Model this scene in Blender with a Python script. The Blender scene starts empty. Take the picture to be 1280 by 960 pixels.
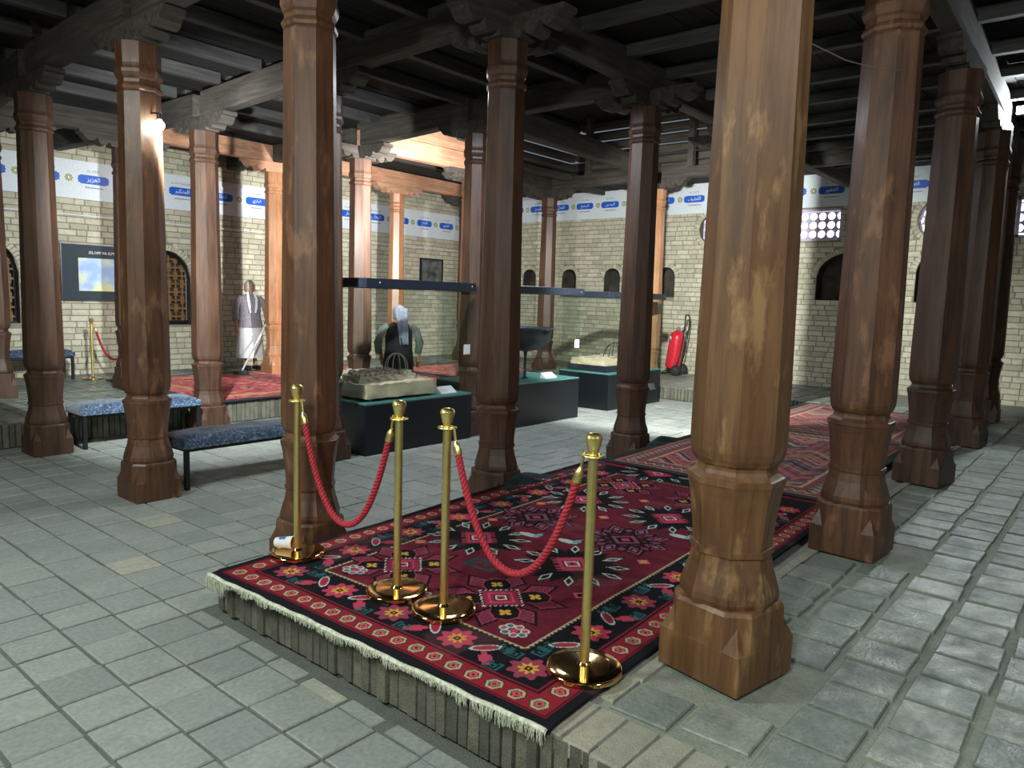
import bpy, bmesh, math, random
import numpy as np
from mathutils import Vector, Matrix

random.seed(7)
S = bpy.context.scene
COL = S.collection
PI = math.pi

# ------------------------------------------------------------------ camera
CAMZ = 1.74
R3 = Matrix(((0.64297775, 0.06880271, -0.76278817),
             (-0.76528802, 0.09702759, -0.63633316),
             (0.03023005, 0.99290072, 0.11504047)))
cam_data = bpy.data.cameras.new('camera')
cam_data.sensor_width = 36.0
cam_data.lens = 931.274 / 1280 * 36.0
cam_data.clip_start = 0.05
cam = bpy.data.objects.new('camera', cam_data)
cam.matrix_world = Matrix.Translation((0, 0, CAMZ)) @ R3.to_4x4()
COL.objects.link(cam)
S.camera = cam

# ------------------------------------------------------------------ colour management and world
S.view_settings.view_transform = 'Standard'
S.view_settings.look = 'None'
S.view_settings.gamma = 1.0
S.view_settings.use_curve_mapping = False
S.view_settings.exposure = 0.0
W = bpy.data.worlds.new('world')
S.world = W
W.use_nodes = True
W.node_tree.nodes['Background'].inputs[0].default_value = (0.60, 0.72, 0.85, 1)
W.node_tree.nodes['Background'].inputs[1].default_value = 0.25

# ------------------------------------------------------------------ lamps' light (fixtures below for column, gallery, back wall and beam; rest have none)
def lamp(name, kind, loc, energy, color=(1, 1, 1), size=0.1, target=None, spot=None, blend=0.3, size_y=None):
    d = bpy.data.lights.new(name, kind)
    d.energy = energy
    d.color = color
    if kind == 'AREA':
        d.size = size
        if size_y:
            d.shape = 'RECTANGLE'
            d.size_y = size_y
    else:
        d.shadow_soft_size = size
    if spot:
        d.spot_size = math.radians(spot)
        d.spot_blend = blend
    o = bpy.data.objects.new(name, d)
    COL.objects.link(o)
    o.location = loc
    if target is not None:
        o.rotation_euler = (Vector(target) - Vector(loc)).to_track_quat('-Z', 'Y').to_euler()
    return o

COOL = (0.93, 1.0, 0.97)
lamp('key_light', 'POINT', (-0.75, 0.35, 3.15), 440, (0.95, 1.0, 0.92), 0.18)
lamp('rear_left_light', 'AREA', (-0.6, 4.6, 3.9), 170, (0.91, 1.0, 0.92), 0.7, target=(0.9, 3.6, 0.0))  # unseen soft light behind the camera, aimed at the left floor
lamp('aisle_light', 'AREA', (2.2, -1.6, 3.8), 42, (0.9, 0.98, 1.0), 0.5, target=(4.6, 0.2, 0.2))
lamp('column_lamp_light', 'SPOT', (2.90, 5.80, 2.97), 1850, COOL, 0.05, target=(8.2, 13.2, 0.2), spot=108, blend=0.9)
lamp('gallery_lamp_light', 'SPOT', (7.05, 6.75, 3.05), 1900, (1.0, 0.98, 0.93), 0.06, target=(9.4, 13.0, 2.3), spot=104, blend=0.95)
lamp('back_wall_fill', 'SPOT', (7.26, 4.12, 3.05), 2900, (0.97, 1.0, 0.93), 0.06, target=(14.6, 6.8, -0.4), spot=92, blend=0.5)  # added spot, source out of sight, brightens the back wall
lamp('beam_lamp_light', 'SPOT', (10.40, 1.20, 4.00), 420, (0.90, 0.98, 1.0), 0.07, target=(4.0, 0.3, 1.2), spot=130, blend=0.4)
lamp('case_fill', 'AREA', (5.7, 5.1, 3.75), 75, (0.86, 0.92, 1.0), 0.8, target=(5.7, 5.3, 0))  # added unseen fill for the first case and the floor beside it
lamp('bay_fill', 'AREA', (9.8, 6.0, 3.75), 55, (0.82, 0.90, 1.0), 0.9, target=(9.4, 5.9, 0))  # added unseen fill below the lantern roof, bluish on the floor

S.cycles.transparent_max_bounces = 48

# ------------------------------------------------------------------ helpers
def lin(c):
    return tuple(((v / 255.0) / 12.92 if v / 255.0 <= 0.04045 else ((v / 255.0 + 0.055) / 1.055) ** 2.4) for v in c)

def rgba(c):
    return (*lin(c), 1.0)

class NT:
    def __init__(self, name):
        self.m = bpy.data.materials.new(name)
        self.m.use_nodes = True
        self.t = self.m.node_tree
        self.b = self.t.nodes['Principled BSDF']
        self.out = self.t.nodes['Material Output']
    def n(self, typ, **kw):
        nd = self.t.nodes.new(typ)
        for k, v in kw.items():
            if k.startswith('i_'):
                key = k[2:]
                nd.inputs[int(key) if key.isdigit() else key].default_value = v
            else:
                setattr(nd, k, v)
        return nd
    def l(self, a, b):
        self.t.links.new(a, b)
    def set(self, **kw):
        for k, v in kw.items():
            self.b.inputs[k.replace('_', ' ')].default_value = v

def ramp(nt, fac, stops):
    r = nt.n('ShaderNodeValToRGB')
    e = r.color_ramp.elements
    while len(e) < len(stops):
        e.new(0.5)
    for i, (p, c) in enumerate(stops):
        e[i].position = p
        e[i].color = rgba(c)
    nt.l(fac, r.inputs[0])
    return r.outputs[0]

def plain(name, c, rough=0.5, metal=0.0, emit=None, es=0.0, spec=0.5, var=0.06, scale=25.0, coat=0.0):
    nt = NT(name)
    tc = nt.n('ShaderNodeTexCoord')
    nz = nt.n('ShaderNodeTexNoise', i_Scale=scale, i_Detail=3.0)
    nt.l(tc.outputs['Object'], nz.inputs['Vector'])
    lo = tuple(max(0, v * (1 - var)) for v in c)
    hi = tuple(min(255, v * (1 + var)) for v in c)
    col = ramp(nt, nz.outputs[0], [(0.3, lo), (0.7, hi)])
    nt.l(col, nt.b.inputs['Base Color'])
    nt.set(Roughness=rough, Metallic=metal)
    nt.b.inputs['Specular IOR Level'].default_value = spec
    nt.b.inputs['Coat Weight'].default_value = coat
    if emit:
        nt.b.inputs['Emission Color'].default_value = rgba(emit)
        nt.b.inputs['Emission Strength'].default_value = es
    return nt.m

def piece_random(nt):
    """random value per laid piece: per object for single pieces, per island for joined ones"""
    oi = nt.n('ShaderNodeObjectInfo')
    ge = nt.n('ShaderNodeNewGeometry')
    ad = nt.n('ShaderNodeMath', operation='ADD')
    nt.l(oi.outputs['Random'], ad.inputs[0])
    nt.l(ge.outputs['Random Per Island'], ad.inputs[1])
    fr = nt.n('ShaderNodeMath', operation='FRACT')
    nt.l(ad.outputs[0], fr.inputs[0])
    return fr.outputs[0]

def masonry(name, stops, stain, rough=0.85, bump=0.35, scale=9.0, stain_amt=0.5, rough_lo=None):
    nt = NT(name)
    rnd = piece_random(nt)
    base = ramp(nt, rnd, stops)
    ge = nt.n('ShaderNodeNewGeometry')
    nz = nt.n('ShaderNodeTexNoise', i_Scale=scale, i_Detail=6.0, i_Roughness=0.65)
    nt.l(ge.outputs['Position'], nz.inputs['Vector'])
    nz2 = nt.n('ShaderNodeTexNoise', i_Scale=scale * 9, i_Detail=4.0)
    nt.l(ge.outputs['Position'], nz2.inputs['Vector'])
    fac = nt.n('ShaderNodeMapRange')
    fac.inputs['From Min'].default_value = 0.42
    fac.inputs['From Max'].default_value = 0.72
    fac.inputs['To Max'].default_value = stain_amt
    nt.l(nz.outputs[0], fac.inputs['Value'])
    mx = nt.n('ShaderNodeMix', data_type='RGBA')
    nt.l(fac.outputs[0], mx.inputs[0])
    nt.l(base, mx.inputs[6])
    mx.inputs[7].default_value = rgba(stain)
    mx2 = nt.n('ShaderNodeMix', data_type='RGBA', blend_type='OVERLAY')
    mx2.inputs[0].default_value = 0.35
    nt.l(mx.outputs[2], mx2.inputs[6])
    nt.l(nz2.outputs[0], mx2.inputs[7])
    nt.l(mx2.outputs[2], nt.b.inputs['Base Color'])
    if rough_lo is not None:
        rr = nt.n('ShaderNodeMapRange')
        rr.inputs['From Min'].default_value = 0.35
        rr.inputs['From Max'].default_value = 0.7
        rr.inputs['To Min'].default_value = rough_lo
        rr.inputs['To Max'].default_value = rough
        nt.l(nz.outputs[0], rr.inputs['Value'])
        nt.l(rr.outputs[0], nt.b.inputs['Roughness'])
    else:
        nt.set(Roughness=rough)
    bp = nt.n('ShaderNodeBump', i_Strength=bump, i_Distance=0.01)
    ad = nt.n('ShaderNodeMath', operation='ADD')
    nt.l(nz.outputs[0], ad.inputs[0])
    nt.l(nz2.outputs[0], ad.inputs[1])
    nt.l(ad.outputs[0], bp.inputs['Height'])
    nt.l(bp.outputs[0], nt.b.inputs['Normal'])
    return nt.m

def wood(name, dark, mid, light, rough=0.4, coat=0.0, scale=1.0, bump=0.15, axis='Z', wear=None):
    nt = NT(name)
    tc = nt.n('ShaderNodeTexCoord')
    oi = nt.n('ShaderNodeObjectInfo')
    mp = nt.n('ShaderNodeMapping')
    st = {'Z': (9, 9, 0.7), 'X': (0.7, 9, 9), 'Y': (9, 0.7, 9)}[axis]
    mp.inputs['Scale'].default_value = tuple(s * scale for s in st)
    off = nt.n('ShaderNodeVectorMath', operation='ADD')
    nt.l(tc.outputs['Object'], off.inputs[0])
    cmb = nt.n('ShaderNodeCombineXYZ')
    mul = nt.n('ShaderNodeMath', operation='MULTIPLY')
    mul.inputs[1].default_value = 37.0
    nt.l(oi.outputs['Random'], mul.inputs[0])
    for i in range(3):
        nt.l(mul.outputs[0], cmb.inputs[i])
    nt.l(cmb.outputs[0], off.inputs[1])
    nt.l(off.outputs[0], mp.inputs['Vector'])
    nz = nt.n('ShaderNodeTexNoise', i_Scale=2.2, i_Detail=7.0, i_Roughness=0.6, i_Distortion=0.6)
    nt.l(mp.outputs[0], nz.inputs['Vector'])
    big = nt.n('ShaderNodeTexNoise', i_Scale=1.7, i_Detail=3.0)
    nt.l(off.outputs[0], big.inputs['Vector'])
    fine = nt.n('ShaderNodeTexNoise', i_Scale=11.0, i_Detail=4.0)
    nt.l(mp.outputs[0], fine.inputs['Vector'])
    c1 = ramp(nt, nz.outputs[0], [(0.30, dark), (0.50, mid), (0.72, light)])
    c2 = ramp(nt, big.outputs[0], [(0.3, (105, 105, 105)), (0.7, (150, 150, 150))])
    mx = nt.n('ShaderNodeMix', data_type='RGBA', blend_type='OVERLAY')
    mx.inputs[0].default_value = 0.75
    nt.l(c1, mx.inputs[6])
    nt.l(c2, mx.inputs[7])
    c3 = ramp(nt, fine.outputs[0], [(0.30, (70, 70, 70)), (0.45, (128, 128, 128)), (0.8, (140, 140, 140))])
    mx3 = nt.n('ShaderNodeMix', data_type='RGBA', blend_type='OVERLAY')
    mx3.inputs[0].default_value = 0.45
    nt.l(mx.outputs[2], mx3.inputs[6])
    nt.l(c3, mx3.inputs[7])
    final = mx3.outputs[2]
    if wear:
        wn = nt.n('ShaderNodeTexNoise', i_Scale=5.5, i_Detail=5.0, i_Roughness=0.6)
        wm = nt.n('ShaderNodeMapping')
        wm.inputs['Scale'].default_value = (1.6, 1.6, 0.55)
        nt.l(off.outputs[0], wm.inputs['Vector'])
        nt.l(wm.outputs[0], wn.inputs['Vector'])
        wr = nt.n('ShaderNodeMapRange')
        wr.inputs['From Min'].default_value = 0.56
        wr.inputs['From Max'].default_value = 0.66
        wr.inputs['To Max'].default_value = 0.36
        nt.l(wn.outputs[0], wr.inputs['Value'])
        wx = nt.n('ShaderNodeMix', data_type='RGBA')
        nt.l(wr.outputs[0], wx.inputs[0])
        nt.l(final, wx.inputs[6])
        wx.inputs[7].default_value = rgba(wear)
        final = wx.outputs[2]
    nt.l(final, nt.b.inputs['Base Color'])
    rr = nt.n('ShaderNodeMapRange')
    rr.inputs['To Min'].default_value = max(0.12, rough - 0.12)
    rr.inputs['To Max'].default_value = min(1, rough + 0.18)
    nt.l(big.outputs[0], rr.inputs['Value'])
    nt.l(rr.outputs[0], nt.b.inputs['Roughness'])
    nt.b.inputs['Coat Weight'].default_value = coat
    nt.b.inputs['Coat Roughness'].default_value = 0.25
    bp = nt.n('ShaderNodeBump', i_Strength=bump, i_Distance=0.006)
    nt.l(nz.outputs[0], bp.inputs['Height'])
    nt.l(bp.outputs[0], nt.b.inputs['Normal'])
    return nt.m

def attr_mat(name, rough=0.95, bump=0.25, sheen=0.15):
    nt = NT(name)
    at = nt.n('ShaderNodeAttribute', attribute_name='pile')
    ge = nt.n('ShaderNodeNewGeometry')
    nz = nt.n('ShaderNodeTexNoise', i_Scale=260.0, i_Detail=2.0)
    nt.l(ge.outputs['Position'], nz.inputs['Vector'])
    mx = nt.n('ShaderNodeMix', data_type='RGBA', blend_type='OVERLAY')
    mx.inputs[0].default_value = 0.2
    nt.l(at.outputs['Color'], mx.inputs[6])
    nt.l(nz.outputs[0], mx.inputs[7])
    nt.l(mx.outputs[2], nt.b.inputs['Base Color'])
    nt.set(Roughness=rough)
    nt.b.inputs['Specular IOR Level'].default_value = 0.15
    nt.b.inputs['Sheen Weight'].default_value = sheen
    bp = nt.n('ShaderNodeBump', i_Strength=bump, i_Distance=0.004)
    nt.l(nz.outputs[0], bp.inputs['Height'])
    nt.l(bp.outputs[0], nt.b.inputs['Normal'])
    return nt.m

def glass_mat():
    nt = NT('clear_glass')
    tr = nt.n('ShaderNodeBsdfTransparent')
    tr.inputs[0].default_value = (0.955, 0.975, 0.965, 1)
    gl = nt.n('ShaderNodeBsdfGlossy')
    gl.inputs['Roughness'].default_value = 0.02
    lw = nt.n('ShaderNodeLayerWeight', i_Blend=0.5)
    pw = nt.n('ShaderNodeMath', operation='POWER')
    pw.inputs[1].default_value = 4.5
    nt.l(lw.outputs['Facing'], pw.inputs[0])
    fr = nt.n('ShaderNodeMath', operation='MULTIPLY_ADD')
    fr.inputs[1].default_value = 0.45
    fr.inputs[2].default_value = 0.022
    nt.l(pw.outputs[0], fr.inputs[0])
    mx = nt.n('ShaderNodeMixShader')
    nt.l(fr.outputs[0], mx.inputs[0])
    nt.l(tr.outputs[0], mx.inputs[1])
    nt.l(gl.outputs[0], mx.inputs[2])
    nt.l(mx.outputs[0], nt.out.inputs[0])
    return nt.m

M = {}
M['col'] = wood('varnished_brown_wood', (66, 43, 31), (104, 69, 49), (126, 88, 64), 0.52, 0.10)
M['col_tan'] = wood('varnished_tan_wood', (116, 78, 48), (146, 102, 64), (168, 124, 80), 0.50, 0.10, wear=(186, 148, 100))
M['col_mid'] = wood('varnished_chestnut_wood', (90, 57, 38), (126, 82, 55), (148, 102, 70), 0.50, 0.10, wear=(160, 116, 82))
M['col_pale'] = wood('new_orange_pine', (184, 136, 92), (202, 156, 110), (216, 174, 130), 0.34, 0.35)
M['beam'] = wood('old_grey_brown_timber', (62, 56, 51), (90, 82, 75), (114, 104, 95), 0.8, axis='X')
M['beam_y'] = wood('old_grey_brown_timber_across', (62, 56, 51), (90, 82, 75), (114, 104, 95), 0.8, axis='Y')
M['beam_pale'] = wood('new_pine_timber', (196, 164, 126), (212, 184, 148), (224, 200, 168), 0.6, axis='X')
M['raft'] = wood('dark_rafter_timber', (58, 56, 56), (88, 86, 86), (110, 108, 108), 0.7, axis='Y')
M['raft_x'] = wood('dark_rafter_timber_long', (58, 56, 56), (88, 86, 86), (110, 108, 108), 0.7, axis='X')
M['board'] = wood('dark_ceiling_boards', (9, 9, 9), (15, 14, 14), (22, 21, 20), 0.9, axis='X')  # one near-black base colour for all ceiling boards
M['tile'] = masonry('grey_floor_tile', [(0, (128, 133, 130)), (0.5, (138, 143, 139)), (0.97, (145, 149, 144)), (0.985, (164, 162, 148))], (114, 120, 117), 0.8, 0.25, 5.0, 0.6, rough_lo=0.45)
M['tile_p'] = masonry('worn_platform_tile', [(0, (108, 115, 109)), (0.5, (124, 130, 122)), (1, (140, 144, 134))], (86, 97, 94), 0.7, 0.55, 6.0, 0.7, rough_lo=0.3)
M['mortar'] = masonry('floor_mortar', [(0, (92, 96, 91)), (1, (92, 96, 91))], (64, 68, 64), 0.95, 0.5, 11.0)
M['mortar_p'] = masonry('pale_floor_mortar', [(0, (130, 135, 124)), (1, (130, 135, 124))], (96, 102, 95), 0.95, 0.5, 11.0)
M['riser'] = masonry('grey_riser_brick', [(0, (80, 80, 71)), (0.5, (98, 97, 86)), (1, (116, 112, 98))], (64, 64, 57), 0.92, 0.5, 14.0, 0.7)
M['edge'] = masonry('worn_edge_brick', [(0, (142, 138, 122)), (0.5, (152, 150, 136)), (1, (160, 154, 138))], (120, 124, 116), 0.85, 0.6, 16.0, 0.7)
M['brick'] = masonry('pale_wall_brick', [(0, (174, 169, 150)), (0.5, (192, 187, 168)), (1, (206, 201, 184))], (156, 151, 132), 0.92, 0.4, 10.0, 0.6)
M['brick_m'] = masonry('wall_mortar', [(0, (138, 134, 118)), (1, (138, 134, 118))], (108, 104, 90), 0.95, 0.4, 10.0)
M['brass'] = plain('polished_brass', (242, 224, 150), 0.33, 1.0, var=0.03)
M['brass_base'] = plain('mirror_brass', (214, 178, 116), 0.09, 1.0, var=0.03)
M['rope'] = plain('crimson_rope', (166, 42, 58), 0.85, var=0.14, scale=90)
M['black'] = plain('black_paint', (16, 18, 22), 0.45)
M['case'] = plain('blue_black_laminate', (13, 18, 24), 0.38)
M['deck'] = plain('teal_case_deck', (70, 120, 118), 0.5)
M['frame'] = plain('slate_case_frame', (34, 40, 52), 0.3)
M['steel'] = plain('bright_steel', (190, 192, 195), 0.25, 1.0)
M['glass'] = glass_mat()
M['white'] = plain('white_card', (222, 222, 226), 0.6, var=0.02)
M['banner'] = plain('white_banner_vinyl', (212, 220, 230), 0.5, var=0.02)
M['blue'] = plain('banner_blue_print', (24, 92, 200), 0.5, var=0.03)
M['print_w'] = plain('banner_white_print', (238, 242, 248), 0.5, var=0.0)
M['print_g'] = plain('banner_grey_print', (112, 124, 146), 0.6, var=0.0)
M['gold'] = plain('banner_gold_print', (196, 180, 96), 0.5, var=0.0)
M['green'] = plain('banner_green_print', (70, 120, 110), 0.5, var=0.0)
M['navy'] = plain('navy_board', (16, 36, 52), 0.6)
M['red'] = plain('extinguisher_red', (200, 34, 52), 0.3, coat=0.4)
M['rubber'] = plain('black_rubber', (22, 22, 24), 0.7)
M['iron'] = plain('dark_cauldron_iron', (44, 50, 60), 0.55, 0.35, var=0.25, scale=9)
M['sand'] = masonry('sandy_model_base', [(0, (206, 192, 164)), (1, (206, 192, 164))], (176, 160, 132), 0.95, 0.9, 30.0)
M['stone'] = masonry('grey_model_stone', [(0, (160, 150, 136)), (0.5, (178, 166, 150)), (1, (150, 124, 106))], (112, 104, 94), 0.95, 0.6, 25.0)
M['skin'] = plain('skin', (176, 128, 100), 0.55)
M['scarf'] = plain('pale_lilac_scarf', (118, 121, 138), 0.85, var=0.08)
M['scarf_b'] = plain('beige_grey_hood', (150, 144, 132), 0.9, var=0.08)
M['vest'] = plain('dark_navy_vest', (13, 15, 21), 0.9)
M['shirt'] = plain('pale_grey_green_shirt', (100, 107, 99), 0.85, var=0.08)
M['tunic'] = plain('grey_mauve_tunic', (126, 122, 132), 0.9, var=0.16, scale=40)
M['robe'] = plain('white_cloth', (210, 212, 216), 0.85, var=0.04)
M['fringe'] = plain('cream_wool_fringe', (190, 194, 176), 0.95, var=0.12, scale=60)
M['selv'] = plain('dark_teal_cloth', (24, 40, 44), 0.95, var=0.3, scale=20)
M['lattice'] = wood('honey_lattice_wood', (150, 104, 60), (180, 132, 80), (200, 150, 98), 0.5)
M['dark'] = plain('dark_recess_face', (58, 54, 48), 0.9, var=0.25, scale=5)  # dark brown for niche reveals, niche backs and lattice window backings
M['plaster'] = plain('grey_plaster', (132, 130, 120), 0.9)
M['day'] = plain('daylight_pane', (240, 240, 250), 0.5, emit=(246, 240, 255), es=4.5)
M['grille'] = plain('lilac_grille', (196, 188, 210), 0.6)
M['led'] = plain('led_lens', (255, 255, 255), 0.4, emit=(240, 255, 250), es=150)
M['led_soft'] = plain('led_panel', (255, 255, 255), 0.4, emit=(245, 255, 248), es=6)
M['paper_o'] = plain('orange_paper', (226, 140, 70), 0.6)
M['cupblue'] = plain('blue_cup_print', (60, 110, 190), 0.6)

def mesh_obj(name, verts, faces, mat, parent=None, smooth=None, loc=None, rot=None, scale=None, mats=None, fmi=None):
    me = bpy.data.meshes.new(name)
    me.from_pydata([tuple(v) for v in verts], [], [tuple(f) for f in faces])
    if mats:
        for m_ in mats:
            me.materials.append(m_)
        if fmi is not None:
            me.polygons.foreach_set('material_index', fmi)
    elif mat:
        me.materials.append(mat)
    if smooth is not None:
        me.polygons.foreach_set('use_smooth', [True] * len(me.polygons))
        me.set_sharp_from_angle(angle=math.radians(smooth))
    me.update()
    return link(name, me, parent, loc, rot, scale)

def link(name, me, parent=None, loc=None, rot=None, scale=None):
    o = bpy.data.objects.new(name, me)
    COL.objects.link(o)
    if parent is not None:
        o.parent = parent
    if loc is not None:
        o.location = loc
    if rot is not None:
        o.rotation_euler = rot
    if scale is not None:
        o.scale = scale
    return o

def tag(o, label=None, cat=None, group=None, kind=None):
    if label: o['label'] = label
    if cat: o['category'] = cat
    if group: o['group'] = group
    if kind: o['kind'] = kind
    return o

def thing(name, label, cat, loc=(0, 0, 0), rz=0.0, group=None):
    o = bpy.data.objects.new(name, None)
    COL.objects.link(o)
    o.empty_display_size = 0.05
    o.location = loc
    o.rotation_euler = (0, 0, rz)
    return tag(o, label, cat, group)

def copy_tree(o, parent=None):
    c = o.copy()
    COL.objects.link(c)
    c.parent = parent
    for ch in list(o.children):
        copy_tree(ch, c)
    return c

class MB:
    """collects shapes, then links them as one mesh"""
    def __init__(self):
        self.v, self.f, self.mi = [], [], []
        self.cur = 0
    def add(self, vs, fs):
        k = len(self.v)
        self.v += [tuple(p) for p in vs]
        self.f += [tuple(i + k for i in f) for f in fs]
        self.mi += [self.cur] * len(fs)
        return self
    def box(self, x0, x1, y0, y1, z0, z1, ch=0.0):
        if ch <= 0:
            vs = [(x0, y0, z0), (x1, y0, z0), (x1, y1, z0), (x0, y1, z0), (x0, y0, z1), (x1, y0, z1), (x1, y1, z1), (x0, y1, z1)]
            fs = [(0, 3, 2, 1), (4, 5, 6, 7), (0, 1, 5, 4), (1, 2, 6, 5), (2, 3, 7, 6), (3, 0, 4, 7)]
            return self.add(vs, fs)
        bm = bmesh.new()
        bmesh.ops.create_cube(bm, size=1.0)
        for v in bm.verts:
            v.co = Vector(((x0 + x1) / 2 + v.co.x * (x1 - x0), (y0 + y1) / 2 + v.co.y * (y1 - y0), (z0 + z1) / 2 + v.co.z * (z1 - z0)))
        bmesh.ops.bevel(bm, geom=list(bm.edges), offset=ch, segments=1, affect='EDGES')
        bm.verts.index_update()
        vs = [v.co.copy() for v in bm.verts]
        fs = [[v.index for v in f.verts] for f in bm.faces]
        bm.free()
        return self.add(vs, fs)
    def lathe(self, prof, n=24, c=(0, 0, 0), a0=0.0, cap=True, M4=None):
        vs, fs = [], []
        for (z, r) in prof:
            for k in range(n):
                a = a0 + 2 * PI * k / n
                p = Vector((c[0] + r * math.cos(a), c[1] + r * math.sin(a), c[2] + z))
                vs.append(M4 @ p if M4 else p)
        m = len(prof)
        for i in range(m - 1):
            for k in range(n):
                k2 = (k + 1) % n
                fs.append((i * n + k, i * n + k2, (i + 1) * n + k2, (i + 1) * n + k))
        if cap:
            fs.append(tuple(reversed(range(n))))
            fs.append(tuple((m - 1) * n + k for k in range(n)))
        return self.add(vs, fs)
    def tube(self, pts, r, n=8, cap=True):
        pts = [Vector(p) for p in pts]
        rs = r if isinstance(r, (list, tuple)) else [r] * len(pts)
        vs, fs = [], []
        up = Vector((0, 0, 1))
        for i, p in enumerate(pts):
            t = (pts[min(i + 1, len(pts) - 1)] - pts[max(i - 1, 0)]).normalized()
            a = t.cross(up)
            if a.length < 1e-3:
                a = t.cross(Vector((1, 0, 0)))
            a.normalize()
            b = t.cross(a)
            for k in range(n):
                th = 2 * PI * k / n
                vs.append(p + a * (rs[i] * math.cos(th)) + b * (rs[i] * math.sin(th)))
        for i in range(len(pts) - 1):
            for k in range(n):
                k2 = (k + 1) % n
                fs.append((i * n + k, i * n + k2, (i + 1) * n + k2, (i + 1) * n + k))
        if cap:
            fs.append(tuple(reversed(range(n))))
            fs.append(tuple((len(pts) - 1) * n + k for k in range(n)))
        return self.add(vs, fs)
    def prism(self, poly, d0, d1, fn):
        """polygon (a,b) extruded from d0 to d1; fn(a,b,d)->xyz"""
        n = len(poly)
        vs = [fn(a, b, d0) for a, b in poly] + [fn(a, b, d1) for a, b in poly]
        fs = [tuple(reversed(range(n))), tuple(range(n, 2 * n))]
        for i in range(n):
            j = (i + 1) % n
            fs.append((i, j, n + j, n + i))
        return self.add(vs, fs)
    def build(self, name, mat, parent=None, smooth=None, mats=None, recalc=False, **kw):
        o = mesh_obj(name, self.v, self.f, mat, parent, smooth, mats=mats, fmi=self.mi if mats else None, **kw)
        if recalc:
            bm = bmesh.new()
            bm.from_mesh(o.data)
            bmesh.ops.recalc_face_normals(bm, faces=bm.faces)
            bm.to_mesh(o.data)
            bm.free()
        return o

def oct_ring(z, hw):
    r = hw / math.cos(PI / 8)
    return [(r * math.cos(PI / 8 + k * PI / 4), r * math.sin(PI / 8 + k * PI / 4), z) for k in range(8)]

def oct_loft(prof):
    vs, fs = [], []
    for z, hw in prof:
        vs += oct_ring(z, hw)
    for i in range(len(prof) - 1):
        for k in range(8):
            k2 = (k + 1) % 8
            fs.append((i * 8 + k, i * 8 + k2, (i + 1) * 8 + k2, (i + 1) * 8 + k))
    fs.append(tuple(reversed(range(8))))
    fs.append(tuple((len(prof) - 1) * 8 + k for k in range(8)))
    return vs, fs

def project(p):
    q = R3.transposed() @ (Vector(p) - Vector((0, 0, CAMZ)))
    if q.z > -0.05:
        return None
    return (640 + 931.27 * q.x / -q.z, 480 - 931.27 * q.y / -q.z, -q.z)

# ------------------------------------------------------------------ laid pieces (tiles, bricks)
def piece_unit(ch=0.022, zch=0.16):
    """unit slab, top at z=0, footprint 1x1 centred, chamfered top edge; depth 1"""
    a, b = 0.5, 0.5 - ch
    vs = [(-a, -a, -1), (a, -a, -1), (a, a, -1), (-a, a, -1), (-a, -a, -zch), (a, -a, -zch), (a, a, -zch), (-a, a, -zch),
          (-b, -b, 0), (b, -b, 0), (b, b, 0), (-b, b, 0)]
    fs = [(8, 9, 10, 11)]
    for i in range(4):
        j = (i + 1) % 4
        fs.append((i, j, j + 4, i + 4))
        fs.append((i + 4, j + 4, j + 8, i + 8))
    return vs, fs

PU_V, PU_F = piece_unit()

def lay(parent, name, pieces, mat, keep=300, rest_name=None, min_px=9.0):
    """pieces: list of (Matrix4). The ones that show largest become single objects, the rest one joined part."""
    me = bpy.data.meshes.new(name)
    me.from_pydata(PU_V, [], PU_F)
    me.materials.append(mat)
    me.update()
    scored = []
    for mt in pieces:
        c = mt.translation
        s = project(c)
        sc = 0.0
        if s and -30 < s[0] < 1310 and -30 < s[1] < 990:
            p = [project(mt @ Vector((x, y, 0))) for x, y in ((-.5, -.5), (.5, -.5), (.5, .5), (-.5, .5))]
            if all(p):
                sc = abs(sum(p[i][0] * p[(i + 1) % 4][1] - p[(i + 1) % 4][0] * p[i][1] for i in range(4))) / 2
        scored.append((sc, mt))
    scored.sort(key=lambda t: -t[0])
    singles = [m_ for sc, m_ in scored[:keep] if sc > min_px * 6]
    rest = [m_ for sc, m_ in scored[len(singles):]]
    for mt in singles:
        o = bpy.data.objects.new(name, me)
        COL.objects.link(o)
        o.parent = parent
        o.matrix_local = mt
    if rest:
        mb = MB()
        for mt in rest:
            mb.add([mt @ Vector(v) for v in PU_V], PU_F)
        tag(mb.build(rest_name or ('distant_' + name), mat, parent), kind='stuff')
    return len(singles)

def slab_matrix(cx, cy, z, sx, sy, d, rz=0.0, tilt=0.004):
    return (Matrix.Translation((cx, cy, z)) @ Matrix.Rotation(rz, 4, 'Z') @
            Matrix.Rotation(random.uniform(-tilt, tilt), 4, 'X') @ Matrix.Rotation(random.uniform(-tilt, tilt), 4, 'Y') @
            Matrix.Diagonal((sx, sy, d, 1)))

PZ = 0.24          # height of the raised platform
PX, PY = 1.985, 3.70   # its front and left edges
LY, LZ = 8.97, 0.28    # left platform
BX = 12.05             # back ledge

def visible(p, m=60):
    s = project(p)
    return s is not None and -m < s[0] < 1280 + m and -m < s[1] < 960 + m

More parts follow.
